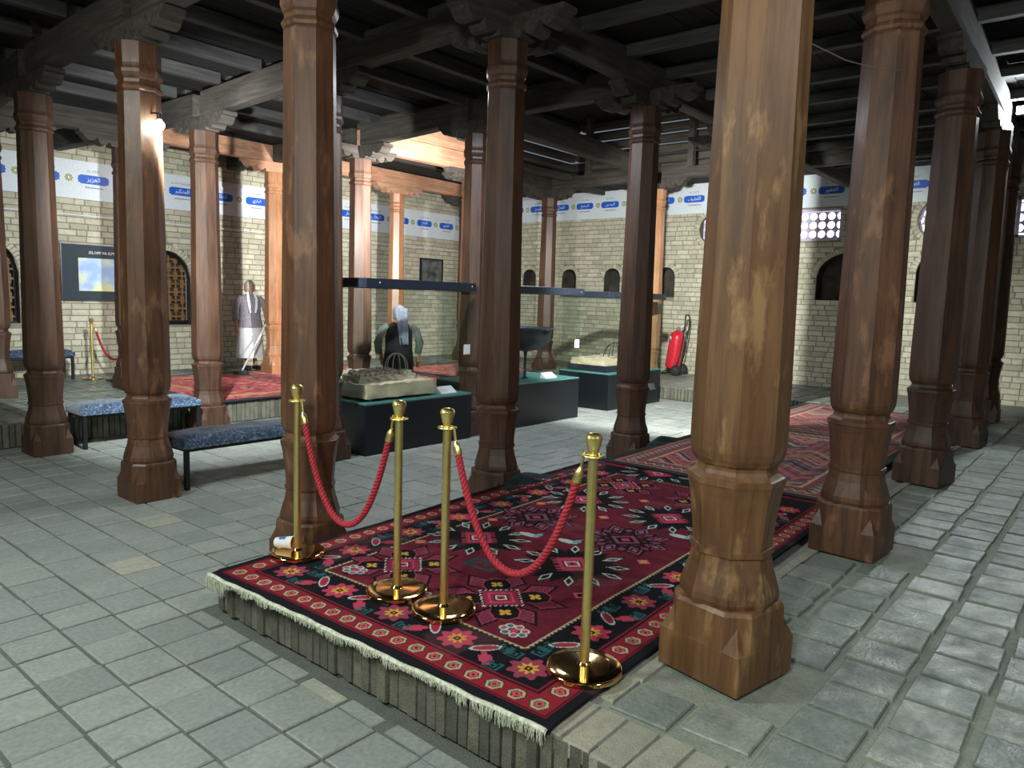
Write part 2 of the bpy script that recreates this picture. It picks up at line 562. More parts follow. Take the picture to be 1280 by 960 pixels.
# lower floor
floor = mesh_obj('floor', *(lambda b: (b.v, b.f))(MB().box(-4, 14.9, -4, 13.5, -0.3, -0.012)), M['mortar'])
tag(floor, kind='structure')
tiles = []
k0 = int((-1.0 - 1.317) / 0.262) - 1
for i in range(k0, int((BX - 1.317) / 0.262) + 2):
    xc = 1.317 + 0.262 * i + 0.131
    if xc > BX + 0.1:
        continue
    off = 0.0 if i % 5 else 0.13
    offs = random.uniform(-0.02, 0.02) + off * (1 if i > 8 else 0)
    for j in range(-12, 40):
        yc = 2.86 + 0.264 * j + offs
        if yc > LY + 0.1:
            continue
        if xc > PX - 0.06 and yc < PY - 0.05:
            continue
        if not visible((xc, yc, 0), 600):
            continue
        w = 0.248 + random.uniform(-0.004, 0.004)
        h = 0.251 + random.uniform(-0.005, 0.005)
        tiles.append(slab_matrix(xc + random.uniform(-.003, .003), yc + random.uniform(-.004, .004), random.uniform(-.003, .002), w, h, 0.03, random.uniform(-.008, .008), 0.006))
for j in range(-12, 4):
    tiles.append(slab_matrix(1.882 + random.uniform(-.006, .012), 2.86 + 0.264 * j + random.uniform(-.02, .02), -.004, 0.072 + random.uniform(-.014, .014), random.uniform(.22, .258), 0.03, random.uniform(-.03, .03), 0.012))
lay(floor, 'tile', tiles, M['tile'])

# main platform
plat = mesh_obj('platform', *(lambda b: (b.v, b.f))(MB().box(PX + 0.03, 14.9, -4, PY, -0.012, PZ - 0.014)), M['mortar_p'])
tag(plat, kind='structure')
tp = []
for j in range(-12, 14):
    yc = 0.715 - 0.135 + 0.275 * j + 0.135
    if j >= 3:
        pass
    stag = 0.0 if j % 2 == 0 else 0.067
    for i in range(0, 40):
        xc = 2.39 + stag + 0.264 * i
        if yc > 1.60 and xc > 2.4 and yc < 3.5:
            if xc < 11.4:
                continue        # under the carpets
        if yc + 0.13 > PY:
            continue
        if not visible((xc, yc, PZ), 900):
            continue
        inside = False
        for (cx_, cy_) in ((2.86, 1.19), (4.86, 1.25), (7.3, 1.33), (9.75, 1.40), (12.1, 1.55)):
            if abs(xc - cx_) < 0.285 and abs(yc - cy_) < 0.285:
                inside = True
        if inside:
            continue
        if yc > 1.36 and yc < 1.6 and xc < 11.4:
            continue
        tp.append(slab_matrix(xc + random.uniform(-.01, .01), yc + random.uniform(-.008, .008), PZ + random.uniform(-.005, .003),
                              0.236 + random.uniform(-.012, .010), 0.240 + random.uniform(-.012, .010), 0.03, random.uniform(-.03, .03), 0.014))
lay(plat, 'tile', tp, M['tile_p'])
# header bricks along the front edge and slim bricks beside the carpet
eb = []
y = PY - 0.07
while y > -1.2:
    w = random.uniform(0.115, 0.135)
    if y < 1.75:
        eb.append(slab_matrix(PX + 0.135 + random.uniform(-.008, .008), y - w / 2, PZ + random.uniform(-.006, .003), 0.262, w - 0.010, 0.06, random.uniform(-.02, .02), 0.015))
    y -= w
x = 2.30
while x < 11.5:
    L = random.uniform(0.20, 0.30)
    eb.append(slab_matrix(x + L / 2, 1.405 + 0.002 * x, PZ + random.uniform(-.004, .006), L - 0.012, 0.055, 0.05, random.uniform(-.03, .03), 0.015))
    x += L
lay(plat, 'edge_brick', eb, M['edge'])
# soldier bricks of the riser: normals face -X
def upright(cx, cy, cz, w, h, d, face, rz=0.0):
    """brick standing on end in a riser or lying in a wall; face gives the outward direction"""
    rot = {'-X': Matrix(((0, 0, -1), (-1, 0, 0), (0, 1, 0))), '-Y': Matrix(((1, 0, 0), (0, 0, -1), (0, 1, 0)))}[face].to_4x4()
    return (Matrix.Translation((cx, cy, cz)) @ rot @ Matrix.Rotation(rz, 4, 'Z') @
            Matrix.Rotation(random.uniform(-.012, .012), 4, 'X') @ Matrix.Rotation(random.uniform(-.03, .03), 4, 'Y') @ Matrix.Diagonal((w, h, d, 1)))
rb = []
y = PY
while y > -1.0:
    w = random.uniform(0.052, 0.066)
    rb.append(upright(PX + random.uniform(-.008, .010), y - w / 2, PZ / 2 - 0.004, w - 0.007, PZ - 0.012 - random.uniform(0, .012), 0.06, '-X', random.uniform(-.02, .02)))
    y -= w
lay(plat, 'riser_brick', rb, M['riser'])

# left platform
lplat = mesh_obj('platform', *(lambda b: (b.v, b.f))(MB().box(-2, 14.9, LY + 0.03, 13.3, -0.012, LZ - 0.014)), M['mortar_p'])
tag(lplat, kind='structure')
tl = []
for i in range(0, 46):
    for j in range(0, 16):
        xc, yc = 1.6 + 0.265 * i, LY + 0.14 + 0.265 * j
        if yc < 13.1 and visible((xc, yc, LZ), 60):
            tl.append(slab_matrix(xc, yc, LZ + random.uniform(-.004, .002), 0.248, 0.248, 0.03, random.uniform(-.01, .01), 0.01))
lay(lplat, 'tile', tl, M['tile_p'])
rl = []
x = 1.0
while x < 12.2:
    w = random.uniform(0.055, 0.068)
    rl.append(upright(x + w / 2, LY + random.uniform(-.006, .008), LZ / 2 - 0.002, w - 0.009, LZ - 0.02, 0.06, '-Y'))
    x += w
lay(lplat, 'riser_brick', rl, M['riser'])

# back ledge
bplat = mesh_obj('platform', *(lambda b: (b.v, b.f))(MB().box(BX + 0.03, 14.9, PY, LY + 0.03, -0.012, PZ - 0.014)), M['mortar_p'])
tag(bplat, kind='structure')
tb = []
for i in range(0, 10):
    for j in range(0, 20):
        xc, yc = BX + 0.14 + 0.265 * i, PY + 0.14 + 0.265 * j
        if yc < LY:
            tb.append(slab_matrix(xc, yc, PZ + random.uniform(-.004, .002), 0.248, 0.248, 0.03, random.uniform(-.01, .01), 0.01))
lay(bplat, 'tile', tb, M['tile_p'])
rbk = []
y = LY
while y > PY:
    w = random.uniform(0.062, 0.08)
    rbk.append(upright(BX + random.uniform(-.012, .012), y - w / 2, PZ / 2 - 0.002, w - 0.016, PZ - 0.02, 0.06, '-X'))
    y -= w
lay(bplat, 'riser_brick', rbk, M['riser'])

# ------------------------------------------------------------------ brick walls
XW, YW = 14.6, 13.2
ROW, BL = 0.098, 0.272
WTOP = 4.9

def arch(half, spring, rise, top_c):
    """opening: dict in wall coordinates (a along wall, z up)"""
    return None

def wall(name, a0, a1, openings, place, zc_rows, face, keep=300):
    """place(a, z, depth)->xyz ; depth>0 goes into the wall. openings: list of dict(c,hw,zb,zs,rise,depth,kind)"""
    def ztop(o, a):
        u = (a - o['c']) / o['hw']
        if abs(u) >= 1:
            return o['zb']
        if o['kind'] == 'round':
            return o['zm'] + o['hw'] * math.sqrt(1 - u * u)
        if o['kind'] == 'rect':
            return o['zs']
        return o['zs'] + o['rise'] * math.sqrt(max(0, 1 - u * u)) ** 0.9
    def zbot(o, a):
        if o['kind'] == 'round':
            u = (a - o['c']) / o['hw']
            return o['zm'] - o['hw'] * math.sqrt(max(0, 1 - u * u))
        return o['zb']
    mb = MB()
    cuts = {a0, a1}
    for o in openings:
        n = 14
        for k in range(n + 1):
            cuts.add(o['c'] - o['hw'] + 2 * o['hw'] * k / n)
    cuts = sorted(cuts)
    for s, e in zip(cuts[:-1], cuts[1:]):
        if e - s < 1e-5:
            continue
        m = (s + e) / 2
        os_ = [o for o in openings if abs(m - o['c']) < o['hw'] - 1e-6]
        segs_s, segs_e = [-0.05], [-0.05]
        for o in sorted(os_, key=lambda q: zbot(q, m)):
            segs_s += [zbot(o, s + 1e-7), ztop(o, s + 1e-7)]
            segs_e += [zbot(o, e - 1e-7), ztop(o, e - 1e-7)]
        segs_s.append(WTOP); segs_e.append(WTOP)
        for q in range(0, len(segs_s), 2):
            vs = [place(s, segs_s[q], 0.011), place(e, segs_e[q], 0.011), place(e, segs_e[q + 1], 0.011), place(s, segs_s[q + 1], 0.011)]
            mb.add(vs, [(0, 1, 2, 3)])
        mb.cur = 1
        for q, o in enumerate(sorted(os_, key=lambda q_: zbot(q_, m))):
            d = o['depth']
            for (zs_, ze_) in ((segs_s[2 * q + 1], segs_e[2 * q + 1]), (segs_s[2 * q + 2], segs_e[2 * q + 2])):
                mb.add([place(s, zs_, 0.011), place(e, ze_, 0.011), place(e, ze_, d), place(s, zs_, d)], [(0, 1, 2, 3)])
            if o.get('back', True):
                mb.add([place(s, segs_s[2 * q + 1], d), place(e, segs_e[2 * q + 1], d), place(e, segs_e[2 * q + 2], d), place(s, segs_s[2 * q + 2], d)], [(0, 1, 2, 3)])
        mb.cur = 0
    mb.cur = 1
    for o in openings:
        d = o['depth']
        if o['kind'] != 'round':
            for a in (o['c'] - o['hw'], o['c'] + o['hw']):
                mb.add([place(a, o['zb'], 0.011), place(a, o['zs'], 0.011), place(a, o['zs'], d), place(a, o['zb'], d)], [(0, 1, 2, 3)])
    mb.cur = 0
    # back skin so that the wall has thickness
    mb.add([place(a0, -0.05, 0.6), place(a1, -0.05, 0.6), place(a1, WTOP, 0.6), place(a0, WTOP, 0.6)], [(0, 1, 2, 3)])
    for a in (a0, a1):
        mb.add([place(a, -0.05, 0.011), place(a, WTOP, 0.011), place(a, WTOP, 0.6), place(a, -0.05, 0.6)], [(0, 1, 2, 3)])
    mb.add([place(a0, WTOP, 0.011), place(a1, WTOP, 0.011), place(a1, WTOP, 0.6), place(a0, WTOP, 0.6)], [(0, 1, 2, 3)])
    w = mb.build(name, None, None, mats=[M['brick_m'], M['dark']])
    tag(w, kind='structure')
    pcs = []
    rows = int((WTOP - 0.2) / ROW)
    for r in range(rows):
        z0 = zc_rows + r * ROW
        zm = z0 + ROW / 2
        a = a0 + (0.0 if r % 2 else -BL / 2) - random.uniform(0, 0.05)
        while a < a1:
            L = BL * random.choice((1, 1, 1, 1, 0.55, 0.8))
            ivs = [(max(a, a0), min(a + L, a1))]
            for o in openings:
                ring = 0.105 if o['kind'] in ('arch', 'round') else 0.0
                if o['kind'] == 'rect':
                    if z0 + ROW - 0.012 < o['zb'] or z0 > o['zs']:
                        continue
                    h = o['hw']
                elif o['kind'] == 'round':
                    dz = abs(zm - o['zm']); rr = o['hw'] + ring
                    if dz >= rr:
                        continue
                    h = math.sqrt(rr * rr - dz * dz)
                else:
                    if z0 + ROW - 0.02 < o['zb']:
                        continue
                    dz = zm - o['zs']
                    if dz <= 0:
                        h = o['hw']
                    else:
                        rr = o['rise'] + ring
                        if dz >= rr:
                            continue
                        h = (o['hw'] + ring) * math.sqrt(1 - (dz / rr) ** 2)
                lo, hi = o['c'] - h, o['c'] + h
                nv = []
                for s, e in ivs:
                    if e <= lo or s >= hi:
                        nv.append((s, e))
                    else:
                        if s < lo: nv.append((s, lo))
                        if e > hi: nv.append((hi, e))
                ivs = nv
            for s, e in ivs:
                ln = e - s - 0.012
                if ln < 0.03:
                    continue
                c = place((s + e) / 2, zm, random.uniform(-.006, .004))
                if visible(c, 700):
                    pcs.append(upright(c[0], c[1], c[2], ln, ROW - 0.014, 0.05, face, random.uniform(-.006, .006)))
            a += L
    for o in openings:
        if o['kind'] in ('arch', 'round'):
            n = max(13, int(o['hw'] * 58)) if o['kind'] == 'arch' else max(30, int(o['hw'] * 100))
            for k in range(n):
                th = PI * (k + 0.5) / n if o['kind'] == 'arch' else 2 * PI * k / n
                ry = o['rise'] if o['kind'] == 'arch' else o['hw']
                zc = o['zs'] if o['kind'] == 'arch' else o['zm']
                aa = o['c'] + (o['hw'] + 0.052) * math.cos(th)
                zz = zc + (ry + 0.052) * math.sin(th)
                c = place(aa, zz, -0.004)
                w_ = (PI if o['kind'] == 'arch' else 2 * PI) * (o['hw'] + 0.05) / n - 0.012
                sgn = 1 if face == '-Y' else -1
                pcs.append(upright(c[0], c[1], c[2], max(0.03, w_), 0.095, 0.05, face, sgn * (th - PI / 2)))
    lay(w, 'brick', pcs, M['brick'], keep=keep)
    return w

LW = [dict(c=3.50, hw=0.46, zb=1.12, zs=1.90, rise=0.48, depth=0.30, kind='arch'),
      dict(c=6.21, hw=0.46, zb=1.08, zs=1.90, rise=0.48, depth=0.30, kind='arch')]
wall_left = wall('wall_left', 0.5, XW, LW, lambda a, z, d: Vector((a, YW + d, z)), LZ - 0.02, '-Y')
def ny(y): return y * 1.058
def nz_(z): return 1.74 + (z - 1.74) * 1.058
BW = [dict(c=ny(11.08), hw=0.20, zb=1.95, zs=2.28, rise=0.17, depth=0.28, kind='arch'),
      dict(c=ny(9.94), hw=0.20, zb=1.95, zs=2.28, rise=0.17, depth=0.28, kind='arch'),
      dict(c=ny(8.80), hw=0.21, zb=1.90, zs=2.28, rise=0.19, depth=0.28, kind='arch'),
      dict(c=ny(7.50), hw=0.21, zb=1.85, zs=2.28, rise=0.21, depth=0.28, kind='arch'),
      dict(c=4.10, hw=0.66, zb=1.87, zs=2.30, rise=0.46, depth=0.36, kind='arch'),
      dict(c=2.75, hw=0.32, zb=1.87, zs=2.40, rise=0.30, depth=0.36, kind='arch'),
      dict(c=4.93, hw=0.55, zb=2.98, zs=3.57, rise=0, depth=0.30, kind='rect', back=False),
      dict(c=6.92, hw=0.30, zb=2.9, zm=3.27, zs=3.2, rise=0.3, depth=0.30, kind='round', back=False),
      dict(c=2.78, hw=0.34, zb=2.9, zm=3.30, zs=3.2, rise=0.3, depth=0.30, kind='round', back=False),
      dict(c=1.32, hw=0.36, zb=2.96, zs=3.60, rise=0, depth=0.30, kind='rect', back=False)]
wall_back = wall('wall_back', -2.0, YW, BW, lambda a, z, d: Vector((XW + d, a, z)), PZ - 0.03, '-X')

for nm, b in (('wall_rear', (-4.2, -4.0, -4, 13.6, 0, 4.9)), ('wall_right', (-4.2, 14.9, -4.2, -4.0, 0, 4.9))):
    tag(MB().box(*b).build(nm, M['plaster']), kind='structure')
tag(MB().box(-4.2, 0.5, YW, YW + 0.3, 0, 4.9).build('wall_side', M['plaster']), kind='structure')

# windows of the back wall: bright pane and pierced grille
def grille_window(idx, c, hw, z0, z1, rnd=False):
    root = bpy.data.objects.new('window_%d' % idx, None)
    COL.objects.link(root)
    root.location = (XW, c, (z0 + z1) / 2)
    tag(root, kind='structure')
    h = (z1 - z0) / 2
    MB().box(0.34, 0.36, -hw - 0.05, hw + 0.05, -h - 0.05, h + 0.05).build('pane', M['day'], root)
    mb = MB()
    step = 0.165
    r = 0.068
    nx, nzz = int(math.ceil(hw / step)) , int(math.ceil(h / step))
    for i in range(-nx, nx + 1):
        for j in range(-nzz, nzz + 1):
            cy, cz = i * step, j * step
            if rnd and math.hypot(cy, cz) > hw + 0.02:
                continue
            if not rnd and (abs(cy) > hw or abs(cz) > h):
                continue
            n = 16
            q = step / 2
            vs, fs = [], []
            for k in range(n):
                a = 2 * PI * k / n
                ca, sa = math.cos(a), math.sin(a)
                m = max(abs(ca), abs(sa))
                for xx in (0.10, 0.14):
                    vs.append((xx, cy + r * ca, cz + r * sa))
                    vs.append((xx, cy + q * ca / m, cz + q * sa / m))
            for k in range(n):
                k2 = (k + 1) % n
                fs += [(4 * k, 4 * k + 1, 4 * k2 + 1, 4 * k2), (4 * k + 2, 4 * k2 + 2, 4 * k2 + 3, 4 * k + 3), (4 * k, 4 * k2, 4 * k2 + 2, 4 * k + 2)]
            mb.add(vs, fs)
    mb.build('grille', M['grille'], root)
    if not rnd:
        fb = MB()
        for b in ((-hw, hw, h - 0.04, h), (-hw, hw, -h, -h + 0.04)):
            fb.box(0.02, 0.16, b[0], b[1], b[2], b[3])
        for b in ((-hw, -hw + 0.04), (hw - 0.04, hw)):
            fb.box(0.02, 0.16, b[0], b[1], -h, h)
        fb.build('window_frame', M['grille'], root)
    return root
grille_window(1, 4.93, 0.55, 2.98, 3.57)
grille_window(2, 6.92, 0.30, 2.97, 3.57, True)
grille_window(3, 2.78, 0.34, 2.96, 3.64, True)
grille_window(4, 1.32, 0.36, 2.96, 3.60)

# lattice windows of the left wall
for idx, c in ((5, 3.50), (6, 6.21)):
    root = bpy.data.objects.new('window_%d' % idx, None)
    COL.objects.link(root)
    root.location = (c, YW, 1.1)
    tag(root, kind='structure')
    fr = MB()
    n = 18
    pts = [(-0.44, 0.02)] + [(-0.44 * math.cos(PI * k / n), 0.80 + 0.44 * math.sin(PI * k / n) ** 0.95) for k in range(n + 1)] + [(0.44, 0.02)]
    fr.tube([(a, 0.14, z) for a, z in pts], 0.028, 6)
    fr.box(-0.44, 0.44, 0.10, 0.18, 0.0, 0.05)
    fr.build('window_frame', M['black'], root)
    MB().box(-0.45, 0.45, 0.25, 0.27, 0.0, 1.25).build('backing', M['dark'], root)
    for q in range(8):
        z = 0.12 + q * 0.145
        half = 0.42 if z < 0.8 else 0.42 * math.sqrt(max(0.05, 1 - ((z - 0.8) / 0.45) ** 2))
        MB().box(-half, half, 0.12, 0.15, z - 0.016, z + 0.016).build('lattice_bar', M['lattice'], root)
    for q in range(7):
        a = -0.36 + 0.12 * q
        top = 0.8 + 0.42 * math.sqrt(max(0.0, 1 - (a / 0.44) ** 2))
        mbv = MB()
        z = 0.05
        kk = 0
        while z < top - 0.02:
            zz = min(z + 0.145, top)
            wv = 0.014 if (kk + q) % 2 else 0.036
            mbv.box(a - wv, a + wv, 0.125, 0.145, z, zz)
            z = zz
            kk += 1
        mbv.build('lattice_bar', M['lattice'], root)

# ------------------------------------------------------------------ columns
def make_column(name_label, x, y, z0, ztop, mat, scale=1.0, brackets='XY', bmat=None, ped=1.0, rz=0.0, brz=0.0):
    root = thing('wooden_column', name_label, 'column', (x, y, z0), rz)
    H = ztop - z0
    s = scale
    # base: square block broached to an octagon
    hb, ho = 0.192 * s, 0.180 * s
    b = MB()
    b.box(-hb, hb, -hb, hb, 0.0, 0.165 * ped, 0.004)
    rc = hb * 0.60
    def cut_ring(z, h, r):
        return [(h, r, z), (r, h, z), (-r, h, z), (-h, r, z), (-h, -r, z), (-r, -h, z), (r, -h, z), (h, -r, z)]
    vs = cut_ring(.16 * ped, hb - .0005, rc) + cut_ring(.300 * ped, hb - .004, rc * .97) + cut_ring(.316 * ped, hb - .014, rc * .94)
    b.add(vs, [(8 * q + k, 8 * q + (k + 1) % 8, 8 * q + 8 + (k + 1) % 8, 8 * q + 8 + k) for q in range(2) for k in range(8)] + [tuple(range(16, 24))])
    for sx in (-1, 1):
        for sy in (-1, 1):
            o1 = (sx * hb, sy * rc, 0.165 * ped); o2 = (sx * rc, sy * hb, 0.165 * ped); c = (sx * hb, sy * hb, 0.150 * ped)
            dm = (hb + rc) / 2 - 0.002
            a = (sx * dm, sy * dm, 0.258 * ped)
            b.add([o1, c, o2, a], [(0, 1, 3), (1, 2, 3)])
    cb, sb_ = math.cos(brz), math.sin(brz)
    b.v = [(v[0] * cb - v[1] * sb_, v[0] * sb_ + v[1] * cb, v[2]) for v in b.v]
    b.build('base', mat, root)
    p = [(.305, .165), (.31, .176), (.335, .183), (.36, .181), (.40, .170), (.45, .155), (.50, .146), (.512, .146), (.514, .154), (.537, .154), (.539, .146),
         (.60, .149), (.68, .157), (.75, .166), (.79, .174), (.80, .178), (.822, .178), (.826, .168), (.84, .152), (.855, .146), (.87, .146)]
    v, f = oct_loft([(z * ped, hw * s) for z, hw in p])
    MB().add(v, f).build('pedestal', mat, root)
    zt = H - 0.36
    sh = [(.868 * ped, .146), (.878 * ped, .156), (.90 * ped, .166), (.93 * ped, .172), (.97 * ped, .174), (1.2, .173), (1.7, .166), (2.3, .158), (zt - 0.01, .149), (zt, .146)]
    v, f = oct_loft([(z, hw * s) for z, hw in sh])
    MB().add(v, f).build('shaft', mat, root)
    cp = [(0, .146), (.012, .158), (.03, .163), (.045, .156), (.06, .145), (.085, .145), (.10, .156), (.13, .167), (.155, .167), (.18, .158), (.20, .155), (.36, .158)]
    v, f = oct_loft([(zt + z, hw * s) for z, hw in cp])
    MB().add(v, f).build('capital', mat, root)
    prof = [(0, 0), (.20, 0), (.205, .035), (.235, .05), (.25, .02), (.29, .0), (.335, .01), (.36, .045), (.365, .075), (.395, .085), (.405, .055), (.45, .04), (.50, .05), (.54, .085), (.56, .12), (.60, .13), (.60, .17)]
    poly = [(a, z) for a, z in prof] + [(-a, z) for a, z in reversed(prof[1:])]
    for ax in brackets:
        mb = MB()
        zb = H + (0.0 if ax == 'X' else 0.0)
        wd = 0.088
        if ax == 'X':
            mb.prism(poly, -wd, wd, lambda a, z, d: (a, d, zb + z))
        else:
            mb.prism(poly, -wd + .002, wd - .002, lambda a, z, d: (d, a, zb + z - 0.002))
        mb.build('bracket', bmat or M['beam'], root, recalc=True)
    return root

C_ROW = [(2.86, 1.19, 3.64), (4.86, 1.25, 3.66), (7.30, 1.33, 3.70), (9.75, 1.40, 3.68), (12.10, 1.55, 3.70)]
L_ROW = [(2.75, 3.94, 3.62), (4.64, 4.02, 3.72), (7.02, 4.15, 3.73), (9.32, 4.20, 3.75)]
M_ROW = [(2.74, 6.19, 3.60), (4.66, 6.40, 3.67), (6.90, 6.43, 3.70), (12.25, 6.92, 3.76)]
N_ROW = [(2.75, 8.53, 3.57), (4.59, 8.70, 3.57), (6.92, 8.70, 3.62), (9.25, 8.74, 3.66), (12.35, 9.45, 3.76)]
O_ROW = [(3.02, 11.05, 3.60), (4.66, 11.04, 3.62), (7.38, 11.62, 3.74), (10.25, 11.72, 3.74), (12.35, 11.8, 3.74)]
C_LB = ['tan wooden column nearest the camera on the tiled platform right of the carpet', 'second brown column along the carpet\'s right side, with a varnish glint on its shaft',
        'third column along the carpet\'s right side, dark brown before the back wall', 'fourth column along the carpet\'s right side, almost hidden behind the third',
        'dark farthest column of the right-hand row near the back wall']
L_LB = ['chestnut column at the carpet\'s front left corner behind two brass posts', 'brown column in the middle, with dark cloth bunched at its foot',
        'brown column with a small white card on its pedestal, left of the fire extinguisher', 'column mostly hidden behind the big tan column']
M_LB = ['brown column with a glaring lamp on its upper shaft, beside the front bench', 'dark column just behind the chestnut column, left of the first glass case',
        'brown column at the right end of the first glass case', 'column with one bright orange edge behind the right end of the last glass case']
N_LB = ['dark brown column left of the blue bench and before the map board', 'brown column between the rear blue bench and the red rug on the left',
        'slim dark column seen through the left end of the first glass case', 'column hidden behind the one at the first glass case\'s right end', 'far column behind the black cauldron, against the back wall\'s ledge']
O_LB = ['dark column cut off by the photo\'s left edge', 'black-looking slim column right beside the map board', 'bright orange column beside the person in the white robe',
        'bright orange column behind the person in the dark vest', 'far column in the corner of the left and back walls']
for (x, y, t), lb, mt, br in zip(C_ROW, C_LB, ('col_tan', 'col_mid', 'col', 'col', 'col'), (-11, -4, -9, -5, 0)):
    make_column(lb, x, y, PZ, t, M[mt], 1.0, 'X', brz=math.radians(br))
for (x, y, t), lb, mt in zip(L_ROW, L_LB, ('col_mid', 'col', 'col', 'col')):
    make_column(lb, x, y, 0.0 if x < 9.3 else 0.0, t, M[mt], 0.96, 'XY')
for i, ((x, y, t), lb) in enumerate(zip(M_ROW, M_LB)):
    make_column(lb, x, y, PZ if i == 3 else 0.0, t, M['col_mid' if i == 0 else ('col_pale' if i == 3 else 'col')], 0.96, 'Y' if i < 3 else 'XY', ped=0.72 if i == 3 else 1.0)
for i, ((x, y, t), lb) in enumerate(zip(N_ROW, N_LB)):
    make_column(lb, x, y, LZ if i == 4 else 0.0, t, M['col'], 0.96, 'Y' if i < 2 else 'XY', ped=0.72 if i == 4 else 1.0)
for i, ((x, y, t), lb) in enumerate(zip(O_ROW, O_LB)):
    make_column(lb, x, y, LZ, t, M['col_pale' if i in (2, 3) else 'col'], 0.93, 'X', M['beam_pale'] if i in (2, 3) else None)

# ------------------------------------------------------------------ ceiling: boards, beams, rafters, lantern
ceil = bpy.data.objects.new('ceiling', None)
COL.objects.link(ceil)
ceil.location = (0, 0, 4.05)
tag(ceil, kind='structure')
def cbox(name, mat, x0, x1, y0, y1, z0, z1, ch=0.0):
    return MB().box(x0, x1, y0, y1, z0 - 4.05, z1 - 4.05, ch).build(name, mat, ceil)

def beam(p, q, mat, w=0.17, h=0.27, up=0.17, name='beam', ext=0.0):
    """timber lying on the brackets of two columns p, q = (x, y, bracket bottom)"""
    P, Q = Vector((p[0], p[1], p[2] + up - 4.05)), Vector((q[0], q[1], q[2] + up - 4.05))
    d = (Q - P)
    d.z = 0
    d.normalize()
    n = Vector((-d.y, d.x, 0)) * (w / 2)
    P = P - d * ext; Q = Q + d * ext
    c = 0.018
    sec = [(-1, c, 0), (-1 + 2 * c / w, 0, 0), (1 - 2 * c / w, 0, 0), (1, c, 0), (1, h * 0.48, 0), (1 - .06, h * .50, 0), (1, h * .52, 0), (1, h, 0), (-1, h, 0), (-1, h * .52, 0), (-1 + .06, h * .50, 0), (-1, h * .48, 0)]
    vs = []
    for E in (P, Q):
        for s, zz, _ in sec:
            vs.append(E + n * s + Vector((0, 0, zz)))
    m = len(sec)
    fs = [tuple(range(m)), tuple(reversed(range(m, 2 * m)))] + [(i, (i + 1) % m, m + (i + 1) % m, m + i) for i in range(m)]
    mb = MB().add(vs, fs)
    return mb.build(name, mat, ceil, recalc=True)

def row_beams(row, mat, lo=None, hi=None):
    pts = ([lo] if lo else []) + row + ([hi] if hi else [])
    for a, b in zip(pts[:-1], pts[1:]):
        beam(a, b, mat)
row_beams(C_ROW, M['beam'], (0.3, 1.12, 3.62), (14.5, 1.6, 3.70))
row_beams(L_ROW, M['beam'], (0.3, 3.86, 3.60), (14.5, 4.3, 3.75))
beam(M_ROW[2], M_ROW[3], M['beam'])
beam((6.92, 8.70, 3.60), (9.25, 8.74, 3.62), M['beam_pale'])
beam((7.55, 8.70, 3.87), (9.25, 8.74, 3.89), M['beam_pale'], w=0.10, h=0.24)
beam((9.25, 8.74, 3.62), (12.35, 9.45, 3.76), M['beam'])
for a, b in zip(O_ROW[1:-1], O_ROW[2:]):
    beam(a, b, M['beam_pale'])
beam(O_ROW[0], O_ROW[1], M['beam'])
beam((0.5, 11.0, 3.6), O_ROW[0], M['beam'])
def cross(ids, mat):
    for a, b in zip(ids[:-1], ids[1:]):
        beam((a[0], a[1] + 0.09, a[2] - .001), (b[0], b[1] - 0.09, b[2] - .001), mat, h=0.268)
cross([L_ROW[0], M_ROW[0], N_ROW[0], O_ROW[0], (3.05, 13.15, 3.6)], M['beam_y'])
cross([L_ROW[1], M_ROW[1], N_ROW[1], O_ROW[1], (4.5, 13.15, 3.62)], M['beam_y'])
cross([L_ROW[2], M_ROW[2], N_ROW[2], O_ROW[2], (7.4, 13.15, 3.74)], M['beam_y'])
cross([(12.1, 1.55, 3.75), (12.2, 4.3, 3.75), M_ROW[3], N_ROW[4], O_ROW[4]], M['beam_y'])

# rafters: across the carpet aisle and right of it
for i, x in enumerate([0.6, 1.45, 2.3, 3.1, 3.95, 4.8, 5.62, 6.45, 7.3, 8.28, 9.1, 10.1, 10.95, 11.8, 12.6, 13.4]):
    cbox('rafter', M['raft'], x - 0.045, x + 0.045, -3.9, 4.25, 4.085, 4.20, 0.006)
# rafters of the left bays run the other way
for (xa, xb) in ((0.5, 2.70), (2.78, 4.60), (4.70, 6.95)):
    for yv in (4.9, 5.75, 6.6, 7.5, 8.35, 9.4, 10.3):
        cbox('rafter', M['raft_x'], xa, xb, yv - 0.045, yv + 0.045, 4.06, 4.19, 0.006)
for yv in (9.5, 10.4, 12.3):
    cbox('rafter', M['raft_x'], 7.1, 14.4, yv - 0.045, yv + 0.045, 4.09, 4.20, 0.006)
# lantern: logs stacked inwards over the bay with the cauldron
LXa, LXb, LYa, LYb = 7.02, 12.25, 4.22, 8.86
for k in range(6):
    z = 4.02 + 0.155 * k
    s = 0.10 * k
    for (x0, x1, y0, y1) in ((LXa + s, LXb - s, LYa + s - .08, LYa + s + .08), (LXa + s, LXb - s, LYb - s - .08, LYb - s + .08)):
        cbox('log', M['beam'], x0, x1, y0, y1, z + 0.03 + (0.28 if k < 1 else 0.0) * 0, z + 0.165, 0.03)
    for (x0, x1) in ((LXa + s - .08, LXa + s + .08), (LXb - s - .08, LXb - s + .08)):
        cbox('log', M['beam_y'], x0, x1, LYa + s + .08, LYb - s - .08, z + 0.03, z + 0.165, 0.03)
for (x, y) in ((11.45, 7.9), (11.5, 5.9)):
    cbox('post', M['beam'], x - .05, x + .05, y - .05, y + .05, 3.98, 4.98)
bd = MB()
def boards(x0, x1, y0, y1, z):
    y = y0
    while y < y1:
        w = random.uniform(0.15, 0.22)
        bd.box(x0, x1, y, min(y + w - 0.006, y1), z - 4.05 + random.uniform(0, .012), z - 4.05 + 0.03)
        y += w
boards(-4.1, 14.9, -4.1, LYa, 4.20)
